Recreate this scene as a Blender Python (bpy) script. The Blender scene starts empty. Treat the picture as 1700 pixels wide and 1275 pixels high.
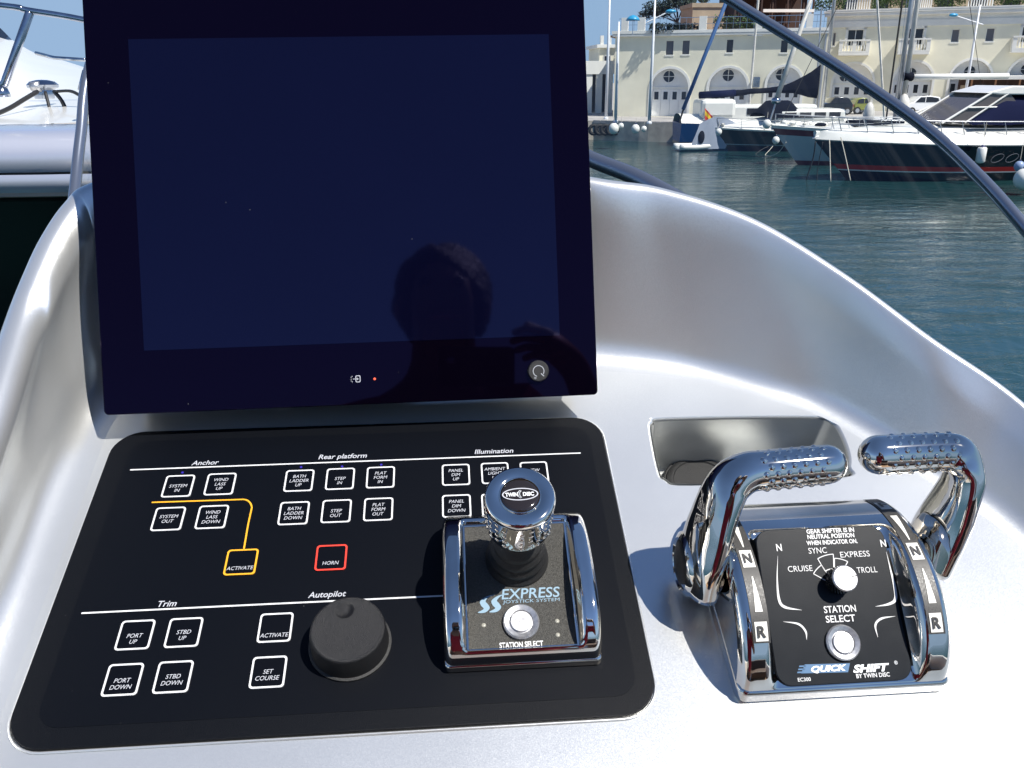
import bpy, bmesh, math, random
from mathutils import Vector, Matrix, geometry
random.seed(7)
S = bpy.context.scene
COL = S.collection
# ------------------------------------------------------------------ camera
F = 1420.0                      # focal length in pixels of the 1700 px wide photograph
AX = Vector((0.9971028, -0.0300001, 0.0699002)).normalized()
AZ = Vector((-0.0044959, -0.9405776, -0.3395491)); AZ = (AZ - AX*AZ.dot(AX)).normalized()
AY = Vector((-0.0759331, -0.3382511, 0.9379874)); AY = (AY - AX*AY.dot(AX) - AZ*AY.dot(AZ)).normalized()
EYE = Vector((0.0, 0.0, 5.0))
def cw(P):                       # camera-space (x right, y down, z forward) -> world
    P = Vector(P); return EYE + Vector((AX.dot(P), AY.dot(P), AZ.dot(P)))
def cd(P):
    P = Vector(P); return Vector((AX.dot(P), AY.dot(P), AZ.dot(P)))
def ray(px, py): return cd(((px-850)/F, (py-637.5)/F, 1.0))
def at_dist(px, py, Y):          # world point seen at a pixel, at world distance Y ahead
    d = ray(px, py); return EYE + d*(Y/d.y)
def at_z(px, py, z):
    d = ray(px, py); return EYE + d*((z-EYE.z)/d.z)
cam_data = bpy.data.cameras.new('camera'); cam = bpy.data.objects.new('camera', cam_data); COL.objects.link(cam)
r, u, b = cd((1,0,0)), cd((0,-1,0)), cd((0,0,-1))
cam.matrix_world = Matrix(((r.x,u.x,b.x,EYE.x),(r.y,u.y,b.y,EYE.y),(r.z,u.z,b.z,EYE.z),(0,0,0,1)))
cam_data.sensor_width = 36; cam_data.lens = 36*F/1700
cam_data.clip_start = 0.01; cam_data.clip_end = 6000
S.camera = cam
# ------------------------------------------------------------------ light
SUN = Vector((0.43, -0.36, 0.83)).normalized()
w = bpy.data.worlds.new('World'); S.world = w; w.use_nodes = True
nt = w.node_tree; nt.nodes.clear()
sky = nt.nodes.new('ShaderNodeTexSky'); sky.sky_type = 'NISHITA'; sky.sun_disc = False
sky.sun_elevation = math.asin(SUN.z); sky.sun_rotation = math.atan2(SUN.x, SUN.y)
sky.air_density = 0.6; sky.dust_density = 0.0; sky.ozone_density = 4.0; sky.altitude = 0
bg = nt.nodes.new('ShaderNodeBackground'); bg.inputs[1].default_value = 0.12
out = nt.nodes.new('ShaderNodeOutputWorld')
cap_ = nt.nodes.new('ShaderNodeMix'); cap_.data_type = 'RGBA'; cap_.blend_type = 'DARKEN'; cap_.inputs[0].default_value = 1; cap_.inputs[7].default_value = (1.9, 2.85, 4.2, 1)
nt.links.new(sky.outputs[0], cap_.inputs[6]); nt.links.new(cap_.outputs[2], bg.inputs[0]); nt.links.new(bg.outputs[0], out.inputs[0])
sd = bpy.data.lights.new('sun', 'SUN'); sd.energy = 5.0; sd.angle = math.radians(0.53); sd.color = (1.0, 0.96, 0.90)
so = bpy.data.objects.new('sun', sd); COL.objects.link(so); so.location = (0, 0, 30)
so.rotation_euler = SUN.to_track_quat('Z', 'Y').to_euler()
S.view_settings.view_transform = 'Standard'; S.view_settings.look = 'None'
S.view_settings.gamma = 1; S.view_settings.use_curve_mapping = False; S.view_settings.exposure = 0.48
S.render.engine = 'CYCLES'
S.cycles.use_denoising = True
S.cycles.max_bounces = 8; S.cycles.transparent_max_bounces = 12
S.cycles.sample_clamp_indirect = 6; S.cycles.sample_clamp_direct = 60
S.cycles.caustics_reflective = False; S.cycles.caustics_refractive = False

# ------------------------------------------------------------------ materials
MATS = {}
def mat(name, col=(.5,.5,.5), rough=.5, metal=0., spec=.5, coat=0., coat_r=.05, noise=0., nscale=30., bump=0., bscale=80., flake=0., aniso=0., emit=None, coords='Object', tint=None, dust=0.):
    if name in MATS: return MATS[name]
    m = bpy.data.materials.new(name); m.use_nodes = True
    t = m.node_tree; p = t.nodes['Principled BSDF']
    p.inputs['Base Color'].default_value = (*col, 1); p.inputs['Roughness'].default_value = rough
    p.inputs['Metallic'].default_value = metal; p.inputs['Specular IOR Level'].default_value = spec
    p.inputs['Coat Weight'].default_value = coat; p.inputs['Coat Roughness'].default_value = coat_r
    if tint: p.inputs['Specular Tint'].default_value = (*tint, 1)
    if aniso: p.inputs['Anisotropic'].default_value = aniso
    if emit: p.inputs['Emission Color'].default_value = (*emit[:3], 1); p.inputs['Emission Strength'].default_value = emit[3]
    tc = t.nodes.new('ShaderNodeTexCoord')
    if noise:
        n = t.nodes.new('ShaderNodeTexNoise'); n.inputs['Scale'].default_value = nscale; n.inputs['Detail'].default_value = 6
        t.links.new(tc.outputs[coords], n.inputs['Vector'])
        mr = t.nodes.new('ShaderNodeMapRange'); mr.inputs[1].default_value = .3; mr.inputs[2].default_value = .7
        mr.inputs[3].default_value = 1-noise; mr.inputs[4].default_value = 1+noise
        mx = t.nodes.new('ShaderNodeMix'); mx.data_type = 'RGBA'; mx.blend_type = 'MULTIPLY'; mx.inputs[0].default_value = 1
        mx.inputs[6].default_value = (*col, 1)
        t.links.new(n.outputs[0], mr.inputs[0]); t.links.new(mr.outputs[0], mx.inputs[7]); t.links.new(mx.outputs[2], p.inputs['Base Color'])
        rr = t.nodes.new('ShaderNodeMapRange'); rr.inputs[1].default_value = .3; rr.inputs[2].default_value = .7
        rr.inputs[3].default_value = max(0, rough*(1-noise*.6)); rr.inputs[4].default_value = min(1, rough*(1+noise*.6))
        t.links.new(n.outputs[0], rr.inputs[0]); t.links.new(rr.outputs[0], p.inputs['Roughness'])
    if dust:                      # sparse pale dust specks lying on the surface
        vd = t.nodes.new('ShaderNodeTexVoronoi'); vd.inputs['Scale'].default_value = dust; t.links.new(tc.outputs[coords], vd.inputs['Vector'])
        lt = t.nodes.new('ShaderNodeMath'); lt.operation = 'LESS_THAN'; lt.inputs[1].default_value = .020; t.links.new(vd.outputs['Distance'], lt.inputs[0])
        sp = t.nodes.new('ShaderNodeSeparateColor'); t.links.new(vd.outputs['Color'], sp.inputs[0])
        g2 = t.nodes.new('ShaderNodeMath'); g2.operation = 'GREATER_THAN'; g2.inputs[1].default_value = .6; t.links.new(sp.outputs[0], g2.inputs[0])
        m3 = t.nodes.new('ShaderNodeMath'); m3.operation = 'MULTIPLY'; t.links.new(lt.outputs[0], m3.inputs[0]); t.links.new(g2.outputs[0], m3.inputs[1])
        md_ = t.nodes.new('ShaderNodeMix'); md_.data_type = 'RGBA'; md_.inputs[6].default_value = (*col,1); md_.inputs[7].default_value = (.07,.07,.07,1)
        if p.inputs['Base Color'].is_linked: t.links.new(p.inputs['Base Color'].links[0].from_socket, md_.inputs[6])
        t.links.new(m3.outputs[0], md_.inputs[0]); t.links.new(md_.outputs[2], p.inputs['Base Color'])
    if bump:
        n2 = t.nodes.new('ShaderNodeTexNoise'); n2.inputs['Scale'].default_value = bscale; n2.inputs['Detail'].default_value = 4
        t.links.new(tc.outputs[coords], n2.inputs['Vector'])
        bp = t.nodes.new('ShaderNodeBump'); bp.inputs['Strength'].default_value = bump; bp.inputs['Distance'].default_value = .002 if bscale > 100 else .02
        t.links.new(n2.outputs[0], bp.inputs['Height']); t.links.new(bp.outputs[0], p.inputs['Normal'])
    if flake:                     # tiny metal flakes, each facing its own way
        v = t.nodes.new('ShaderNodeTexVoronoi'); v.inputs['Scale'].default_value = flake
        t.links.new(tc.outputs[coords], v.inputs['Vector'])
        g = t.nodes.new('ShaderNodeMix'); g.data_type = 'VECTOR'; g.inputs[0].default_value = .10
        geo = t.nodes.new('ShaderNodeNewGeometry')
        sub = t.nodes.new('ShaderNodeVectorMath'); sub.operation = 'SUBTRACT'; sub.inputs[1].default_value = (.5,.5,.5)
        t.links.new(v.outputs['Color'], sub.inputs[0])
        sc = t.nodes.new('ShaderNodeVectorMath'); sc.operation = 'SCALE'; sc.inputs['Scale'].default_value = .07
        t.links.new(sub.outputs[0], sc.inputs[0])
        ad = t.nodes.new('ShaderNodeVectorMath'); ad.operation = 'ADD'
        t.links.new(geo.outputs['Normal'], ad.inputs[0]); t.links.new(sc.outputs[0], ad.inputs[1])
        nm = t.nodes.new('ShaderNodeVectorMath'); nm.operation = 'NORMALIZE'
        t.links.new(ad.outputs[0], nm.inputs[0]); t.links.new(nm.outputs[0], p.inputs['Normal'])
    MATS[name] = m; return m
SILVER = mat('silver_gelcoat', (.79,.80,.79), .30, .76, coat=.15, coat_r=.14, flake=2200, noise=.03, nscale=9)
CHROME = mat('polished_chrome', (.78,.74,.68), .04, 1.0, noise=.25, nscale=14)
STEEL = mat('stainless_tube', (.42,.45,.50), .16, 1.0, noise=.2, nscale=30)
TUBE = mat('windscreen_trim', (.28,.31,.37), .22, .8)
BRUSHED = mat('brushed_steel', (.56,.56,.57), .40, .85, noise=.15, nscale=400)
POCKET = mat('pocket_steel', (.62,.63,.61), .36, .6, noise=.15, nscale=20)
PANEL = mat('panel_black', (.0020,.0028,.0048), .42, 0., spec=.16, dust=70, bump=.2, bscale=2500, noise=.06, nscale=700)
PANEL2 = mat('panel_inlay', (.0016,.0024,.0046), .40, 0., spec=.15, dust=55, bump=.15, bscale=2500)
KEY = mat('key_black', (.0016,.0022,.0042), .38, spec=.16)
RUBBER = mat('rubber_black', (.013,.013,.013), .55, bump=.3, bscale=1800)
KNOBM = mat('knob_black', (.008,.008,.009), .42, bump=.5, bscale=2200)
GLASSB = mat('display_glass', (.0012,.0006,.0030), .03, 0., spec=.42, tint=(.34,.24,.58), dust=45)
LCD = mat('display_lcd', (.0016,.0018,.010), .04, 0., spec=.70, tint=(.40,.38,.72), dust=45, noise=.06, nscale=7)
WPRINT = mat('white_print', (.66,.66,.66), .5)
GPRINT = mat('grey_print', (.48,.49,.53), .5)
OPRINT = mat('orange_print', (.85,.40,.02), .5)
RPRINT = mat('red_print', (.80,.05,.03), .5)
BPRINT = mat('pale_blue_print', (.22,.34,.43), .5)
QBLUE = mat('logo_blue', (.05,.14,.27), .45)
GRIT = mat('textured_grey_plate', (.085,.083,.075), .55, .25, bump=.8, bscale=1500, noise=.35, nscale=900)
FACE = mat('face_black', (.010,.012,.015), .32, 0., spec=.14, bump=.06, bscale=1800, noise=.08, nscale=60, dust=160)
BADGE = mat('badge_brown', (.018,.013,.010), .08, coat=1)
CREAM = mat('cream_plaster', (.80,.76,.60), .85, noise=.10, nscale=.45, coords='Object')
WHITEP = mat('white_plaster', (.78,.77,.72), .8, noise=.05, nscale=1.0)
WHITED = mat('white_paint', (.76,.77,.78), .5, noise=.04, nscale=2)
DARKG = mat('dark_window_glass', (.02,.022,.03), .12, spec=.6)
SHUT = mat('grey_window', (.14,.14,.16), .4)
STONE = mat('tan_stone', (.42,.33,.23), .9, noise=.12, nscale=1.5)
QUAY = mat('quay_concrete', (.42,.38,.32), .9, noise=.25, nscale=1.2, bump=.4, bscale=3)
QUAYTOP = mat('quay_paving', (.36,.34,.32), .9, noise=.15, nscale=.8)
GEL = mat('white_gelcoat', (.78,.77,.72), .22, coat=.3, noise=.03, nscale=2)
NAVY = mat('navy_hull', (.006,.008,.020), .12, coat=.5)
BLACKH = mat('black_hull', (.006,.009,.012), .15, coat=.5)
PALEH = mat('pale_grey_hull', (.42,.47,.50), .2, coat=.4)
MAROON = mat('maroon_band', (.12,.012,.02), .3)
REDB = mat('red_band', (.50,.02,.02), .3)
BLUEH = mat('blue_hull', (.012,.09,.27), .25)
NAVYC = mat('navy_canvas', (.006,.009,.035), .85, spec=.08, bump=.5, bscale=12)
BLACKC = mat('dark_canvas', (.006,.008,.016), .85, spec=.08, bump=.5, bscale=12)
SAIL = mat('furled_sail', (.62,.60,.55), .7, noise=.15, nscale=3)
SPAR = mat('aluminium_spar', (.48,.49,.51), .35, .6, noise=.12, nscale=4)
ROPE = mat('mooring_rope', (.45,.42,.35), .8)
DROPE = mat('dark_rope', (.03,.03,.03), .8)
TYRE = mat('tyre_rubber', (.015,.015,.015), .8)
FEND = mat('fender_white', (.72,.72,.68), .4, noise=.08, nscale=6)
FENDD = mat('fender_navy', (.02,.025,.09), .4)
TEAK = mat('teak_deck', (.30,.19,.11), .6, noise=.2, nscale=10)
LAMPB = mat('lamp_blue', (.03,.28,.50), .35)
LAMPW = mat('lamp_post_white', (.70,.72,.75), .4)
SKIN = mat('skin', (.22,.12,.085), .5, spec=.3)
HAIR = mat('dark_hair', (.018,.013,.010), .6, bump=.6, bscale=60)
REDS = mat('red_cloth', (.26,.010,.025), .85)
DENIM = mat('denim', (.03,.045,.09), .85)
PHONE = mat('phone_black', (.01,.01,.012), .15)
PHONEW = mat('phone_case', (.02,.02,.025), .3)
LEAF = mat('leaf_green', (.06,.11,.025), .6, noise=.4, nscale=3)
LEAFD = mat('pine_green', (.016,.032,.020), .7, noise=.4, nscale=2)
BARK = mat('bark', (.05,.035,.028), .9)
AWN = mat('brown_awning', (.05,.025,.018), .8, noise=.3, nscale=2)
TERRA = mat('terracotta', (.40,.20,.10), .8)
CARD = mat('car_dark', (.02,.022,.025), .15, .3, coat=1)
CARG = mat('car_lime', (.22,.24,.04), .25, 0, coat=1)
CARW = mat('car_white', (.75,.76,.76), .2, 0, coat=1)
YEL = mat('flag_yellow', (.75,.50,.02), .8); FRED = mat('flag_red', (.55,.03,.02), .8)

def water_mat():
    m = bpy.data.materials.new('harbour_water'); m.use_nodes = True; t = m.node_tree; p = t.nodes['Principled BSDF']
    p.inputs['Base Color'].default_value = (.012,.044,.046,1); p.inputs['Roughness'].default_value = .06; p.inputs['IOR'].default_value = 1.33
    tc = t.nodes.new('ShaderNodeTexCoord'); mp = t.nodes.new('ShaderNodeMapping'); mp.inputs['Scale'].default_value = (.55,1.15,1)
    mp.inputs['Rotation'].default_value = (0,0,.25)
    t.links.new(tc.outputs['Object'], mp.inputs[0])
    n1 = t.nodes.new('ShaderNodeTexNoise'); n1.inputs['Scale'].default_value = 1.1; n1.inputs['Detail'].default_value = 5; n1.inputs['Roughness'].default_value = .62; n1.inputs['Distortion'].default_value = .6
    n2 = t.nodes.new('ShaderNodeTexNoise'); n2.inputs['Scale'].default_value = .12; n2.inputs['Detail'].default_value = 2
    t.links.new(mp.outputs[0], n1.inputs[0]); t.links.new(mp.outputs[0], n2.inputs[0])
    mu = t.nodes.new('ShaderNodeMath'); mu.operation = 'MULTIPLY'
    mr = t.nodes.new('ShaderNodeMapRange'); mr.inputs[1].default_value = .35; mr.inputs[2].default_value = .65; mr.inputs[3].default_value = .35; mr.inputs[4].default_value = 1.25
    t.links.new(n2.outputs[0], mr.inputs[0]); t.links.new(n1.outputs[0], mu.inputs[0]); t.links.new(mr.outputs[0], mu.inputs[1])
    bp = t.nodes.new('ShaderNodeBump'); bp.inputs['Strength'].default_value = 1.0; bp.inputs['Distance'].default_value = .085
    t.links.new(mu.outputs[0], bp.inputs['Height']); t.links.new(bp.outputs[0], p.inputs['Normal'])
    return m
WATER = water_mat()
def glass_mat():
    m = bpy.data.materials.new('acrylic_windscreen'); m.use_nodes = True; t = m.node_tree; t.nodes.clear()
    o = t.nodes.new('ShaderNodeOutputMaterial'); tr = t.nodes.new('ShaderNodeBsdfTransparent'); tr.inputs[0].default_value = (.93,.955,.955,1)
    gl = t.nodes.new('ShaderNodeBsdfGlossy'); gl.inputs['Roughness'].default_value = .02
    fr = t.nodes.new('ShaderNodeFresnel'); fr.inputs[0].default_value = 1.35
    df = t.nodes.new('ShaderNodeBsdfDiffuse'); df.inputs[0].default_value = (.7,.75,.78,1)
    mx = t.nodes.new('ShaderNodeMixShader'); mx2 = t.nodes.new('ShaderNodeMixShader')
    tc = t.nodes.new('ShaderNodeTexCoord'); mp = t.nodes.new('ShaderNodeMapping'); mp.inputs['Scale'].default_value = (38,0,.9)
    n = t.nodes.new('ShaderNodeTexNoise'); n.inputs['Scale'].default_value = 1.6; n.inputs['Detail'].default_value = 5
    mr = t.nodes.new('ShaderNodeMapRange'); mr.inputs[1].default_value = .48; mr.inputs[2].default_value = .85; mr.inputs[3].default_value = .0; mr.inputs[4].default_value = .022  # faint pale streaks mixed into the pane as painted glare
    t.links.new(tc.outputs['Object'], mp.inputs[0]); t.links.new(mp.outputs[0], n.inputs[0]); t.links.new(n.outputs[0], mr.inputs[0])
    t.links.new(tr.outputs[0], mx2.inputs[1]); t.links.new(df.outputs[0], mx2.inputs[2]); t.links.new(mr.outputs[0], mx2.inputs[0])
    t.links.new(fr.outputs[0], mx.inputs[0]); t.links.new(mx2.outputs[0], mx.inputs[1]); t.links.new(gl.outputs[0], mx.inputs[2])
    t.links.new(mx.outputs[0], o.inputs[0]); return m
ACRYL = glass_mat()

# ------------------------------------------------------------------ mesh helpers
def tag(o, label=None, cat=None, group=None, kind=None):
    if label: o['label'] = label
    if cat: o['category'] = cat
    if group: o['group'] = group
    if kind: o['kind'] = kind
    return o
def empty(name, loc=(0,0,0), rot=(0,0,0), label=None, cat=None, group=None, kind=None):
    o = bpy.data.objects.new(name, None); COL.objects.link(o); o.location = loc; o.rotation_euler = rot
    o.empty_display_size = .1
    return tag(o, label, cat, group, kind)
def link(name, me, m, parent=None):
    o = bpy.data.objects.new(name, me); COL.objects.link(o)
    if m is not None:
        me.materials.clear(); me.materials.append(m)
    if parent is not None: o.parent = parent
    return o
def frame_to(d, ref=None):
    d = d.normalized(); ref = Vector(ref) if ref else Vector((0,0,1))
    if abs(d.dot(ref.normalized())) > .97: ref = Vector((1,0,0)) if abs(d.x) < .9 else Vector((0,1,0))
    a = ref.cross(d).normalized(); return a, d.cross(a).normalized()
class MB:
    def __init__(s): s.v = []; s.f = []
    def add(s, vs, fs):
        o = len(s.v); s.v += [Vector(p) for p in vs]; s.f += [tuple(i+o for i in f) for f in fs]; return s
    def box(s, x0,x1,y0,y1,z0,z1):
        vs = [(x,y,z) for z in (z0,z1) for y in (y0,y1) for x in (x0,x1)]
        return s.add(vs, [(0,2,3,1),(4,5,7,6),(0,1,5,4),(2,6,7,3),(0,4,6,2),(1,3,7,5)])
    def tube(s, pts, r, n=8, caps=True, ref=None, flat=None):
        pts = [Vector(p) for p in pts]; m = len(pts)
        rs = r if isinstance(r, (list,tuple)) else [r]*m
        vs = []; pa = None
        for i,p in enumerate(pts):
            d = (pts[min(i+1,m-1)]-pts[max(i-1,0)])
            a, b_ = frame_to(d, ref)
            if pa is not None and ref is None:
                d = d.normalized(); a = (pa - d*pa.dot(d)).normalized(); b_ = d.cross(a)
            pa = a
            ra, rb = rs[i] if isinstance(rs[i], (list,tuple)) else (rs[i], rs[i])
            for k in range(n):
                t = 2*math.pi*k/n; vs.append(p + a*math.cos(t)*ra + b_*math.sin(t)*rb)
        fs = [(i*n+k, i*n+(k+1)%n, (i+1)*n+(k+1)%n, (i+1)*n+k) for i in range(m-1) for k in range(n)]
        if caps: fs += [tuple(range(n-1,-1,-1)), tuple(range((m-1)*n, m*n))]
        return s.add(vs, fs)
    def lathe(s, prof, n=24, c=(0,0,0)):        # prof: (radius, z)
        c = Vector(c); vs = []; fs = []; m = len(prof)
        for (r_, z) in prof:
            for k in range(n):
                t = 2*math.pi*k/n; vs.append(c + Vector((r_*math.cos(t), r_*math.sin(t), z)))
        fs = [(i*n+k, i*n+(k+1)%n, (i+1)*n+(k+1)%n, (i+1)*n+k) for i in range(m-1) for k in range(n)]
        fs += [tuple(range(n-1,-1,-1)), tuple(range((m-1)*n, m*n))]
        return s.add(vs, fs)
    def ball(s, c, r_, n=8, m=6, sx=1, sy=1, sz=1):
        c = Vector(c); vs = []; fs = []
        for i in range(1, m):
            th = math.pi*i/m
            for k in range(n):
                t = 2*math.pi*k/n; vs.append(c + Vector((sx*r_*math.sin(th)*math.cos(t), sy*r_*math.sin(th)*math.sin(t), sz*r_*math.cos(th))))
        vs += [c+Vector((0,0,sz*r_)), c-Vector((0,0,sz*r_))]; T = (m-1)*n
        fs = [(i*n+k, (i+1)*n+k, (i+1)*n+(k+1)%n, i*n+(k+1)%n) for i in range(m-2) for k in range(n)]
        fs += [(T, k, (k+1)%n) for k in range(n)] + [(T+1, (m-2)*n+(k+1)%n, (m-2)*n+k) for k in range(n)]
        return s.add(vs, fs)
    def prism(s, poly, z0, z1):                 # poly (x,y) CCW
        n = len(poly); vs = [(x,y,z0) for x,y in poly]+[(x,y,z1) for x,y in poly]
        return s.add(vs, [tuple(range(n-1,-1,-1)), tuple(range(n,2*n))]+[(i,(i+1)%n,n+(i+1)%n,n+i) for i in range(n)])
    def grid(s, rows):                          # rows of points
        m = len(rows); n = len(rows[0]); vs = [p for rw in rows for p in rw]
        return s.add(vs, [(i*n+j, i*n+j+1, (i+1)*n+j+1, (i+1)*n+j) for i in range(m-1) for j in range(n-1)])
    def xf(s, M):
        s.v = [M @ p for p in s.v]; return s
    def build(s, name, m, parent=None, smooth=False, bevel=0, seg=2, angle=None, subsurf=0):
        me = bpy.data.meshes.new(name); me.from_pydata([tuple(p) for p in s.v], [], s.f); me.update()
        if smooth:
            for p in me.polygons: p.use_smooth = True
            if angle is not None:
                try: me.set_sharp_from_angle(angle=math.radians(angle))
                except Exception: pass
        o = link(name, me, m, parent)
        if bevel:
            md = o.modifiers.new('bevel', 'BEVEL'); md.width = bevel; md.segments = seg; md.limit_method = 'ANGLE'; md.angle_limit = math.radians(40)
        if subsurf:
            md = o.modifiers.new('sub', 'SUBSURF'); md.levels = subsurf; md.render_levels = subsurf
        return o
def rrect(x0,x1,y0,y1,r_,n=6):
    pts = []
    for cx,cy,a0 in ((x1-r_,y1-r_,0),(x0+r_,y1-r_,90),(x0+r_,y0+r_,180),(x1-r_,y0+r_,270)):
        for k in range(n+1):
            a = math.radians(a0+90*k/n); pts.append((cx+r_*math.cos(a), cy+r_*math.sin(a)))
    return pts
def ring(mb, outer, inner, z0, z1):             # loops of the same length
    n = len(outer); vs = [(x,y,z) for lp,z in ((outer,z0),(outer,z1),(inner,z1),(inner,z0)) for x,y in lp]
    fs = []
    for i in range(n):
        j = (i+1)%n
        for a in range(4):
            c = (a+1)%4; fs.append((a*n+i, a*n+j, c*n+j, c*n+i))
    return mb.add(vs, fs)
def catmull(P, n=8, closed=False):
    P = [Vector(p) for p in P]; out_ = []; m = len(P)
    rng = range(m if closed else m-1)
    for i in rng:
        p0 = P[(i-1)%m] if closed or i > 0 else P[0]*2-P[1]
        p1 = P[i]; p2 = P[(i+1)%m]; p3 = P[(i+2)%m] if closed or i+2 < m else P[-1]*2-P[-2]
        for k in range(n):
            t = k/n; out_.append(.5*((2*p1)+(p2-p0)*t+(2*p0-5*p1+4*p2-p3)*t*t+(3*p1-p0-3*p2+p3)*t**3))
    if not closed: out_.append(P[-1])
    return out_
def fill2d(loops, thick=0.0, res=12):           # filled outline with holes, as a mesh in the XY plane
    cu = bpy.data.curves.new('tmp', 'CURVE'); cu.dimensions = '2D'; cu.fill_mode = 'BOTH'; cu.extrude = thick
    for lp in loops:
        sp = cu.splines.new('POLY'); sp.points.add(len(lp)-1); sp.use_cyclic_u = True
        for i,(x,y) in enumerate(lp): sp.points[i].co = (x,y,0,1)
    o = bpy.data.objects.new('tmp', cu); COL.objects.link(o)
    dg = bpy.context.evaluated_depsgraph_get(); me = bpy.data.meshes.new_from_object(o.evaluated_get(dg))
    bpy.data.objects.remove(o); bpy.data.curves.remove(cu); return me
def text(body, pos, size, m, parent, shear=0., bold=0., width=None, name='lettering', rotz=0, thick=.00004, space=1.0, xs=1.0, align='CENTER', height=None, mtx=None):
    cu = bpy.data.curves.new('tmp', 'FONT'); cu.body = body; cu.size = 1.0; cu.shear = shear; cu.offset = bold; cu.align_x = 'CENTER'
    cu.space_line = .95; cu.space_character = space; cu.resolution_u = 3
    cu.fill_mode = 'FRONT'
    o = bpy.data.objects.new('tmp', cu); COL.objects.link(o)
    dg = bpy.context.evaluated_depsgraph_get(); me = bpy.data.meshes.new_from_object(o.evaluated_get(dg))
    bpy.data.objects.remove(o); bpy.data.curves.remove(cu)
    xs_ = [v.co.x for v in me.vertices]; ys_ = [v.co.y for v in me.vertices]
    cx, cy = (min(xs_)+max(xs_))/2, (min(ys_)+max(ys_))/2
    sx = size*xs; sy = size
    if width: sx = width/(max(xs_)-min(xs_)); 
    if height: sy = height/(max(ys_)-min(ys_))
    elif width: sy = sx/xs
    c, s_ = math.cos(rotz), math.sin(rotz)
    for v in me.vertices:
        x_, y_ = (v.co.x-cx)*sx, (v.co.y-cy)*sy
        v.co = (x_*c-y_*s_, x_*s_+y_*c, 0)
    if mtx is not None: me.transform(mtx)
    o = link(name, me, m, parent)
    if mtx is None: o.location = pos
    return o

# ------------------------------------------------------------------ water, land
mb = MB(); mb.grid([[(x,y,0) for x in (-3000,-200,-60,-20,0,20,40,70,120,250,3000)] for y in (-3000,-200,-40,0,30,50,70,90,200,5000)])
tag(mb.build('water', WATER), kind='structure', label='dark teal rippled harbour water reflecting the cream building')

TILT = math.atan2(AZ.dot(Vector((-0.07175612,-0.67590141,0.73349052))), AY.dot(Vector((-0.07175612,-0.67590141,0.73349052))))
PO = cw((0,0,.80))                               # origin of the console floor plane
NV = Vector((0,-math.sin(TILT),math.cos(TILT))); VV = Vector((0,math.cos(TILT),math.sin(TILT)))
def pan(px, py, w=0.0, k=0.0, v0=0.0):           # (u,v,w) on the console floor (or parallel to it) under a pixel
    d = ray(px, py); m = NV - k*VV
    t = ((PO-EYE).dot(m) + w - k*v0)/d.dot(m); P = EYE + d*t - PO
    return Vector((P.x, P.dot(VV), P.dot(NV)))
def pxm(px, py, w=0.0):                          # metres per pixel there
    p = pan(px,py,w); P = PO + Vector((p.x,0,0)) + VV*p.y + NV*p.z
    return (P-EYE).dot(cd((0,0,1)))/F
ROTP = (TILT, 0, 0)

# ------------------------------------------------------------------ helm console
console = empty('helm_console', PO, ROTP, 'silver metallic moulded helm console with a raised curved rim', 'console')
cov = [(-.384,-.40),(-.384,-.35),(-.384,-.30),(-.384,-.217),(-.384,-.145),(-.385,-.074),(-.383,-.032),(-.372,.006),(-.335,.034),(-.26,.05),(-.15,.055),(-.03,.05),
       (.084,.036),(.176,.015),(.244,-.018)]+[tuple(pan(px,py)[:2]) for px,py in ((1392,684),(1560,786),(1700,880))]+[(.430,-.30),(.440,-.35),(.445,-.40)]
R0 = [pan(px,py,w=.138,k=.33,v0=.12) for px,py in [(0,530),(30,455),(60,392),(100,335),(150,300),(985,292),(1100,310),(1250,360),(1400,450),(1550,560),(1700,665)]]
rimp = [(-.420,-.40,.053),(-.418,-.34,.058),(-.416,-.25,.068),(-.413,-.13,.085),R0[0],R0[1],R0[2],R0[3],R0[4],(-.29,.175,.148),(-.16,.187,.150),(-.03,.175,.148),
        R0[5],R0[6],R0[7],R0[8],R0[9],R0[10],(.455,-.22,.050),(.475,-.31,.040),(.485,-.40,.03)]
# both curves resampled with the same parameter
K = catmull([(a,b_,0) for a,b_ in cov], 8); Rm = catmull(rimp, 8)
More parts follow.
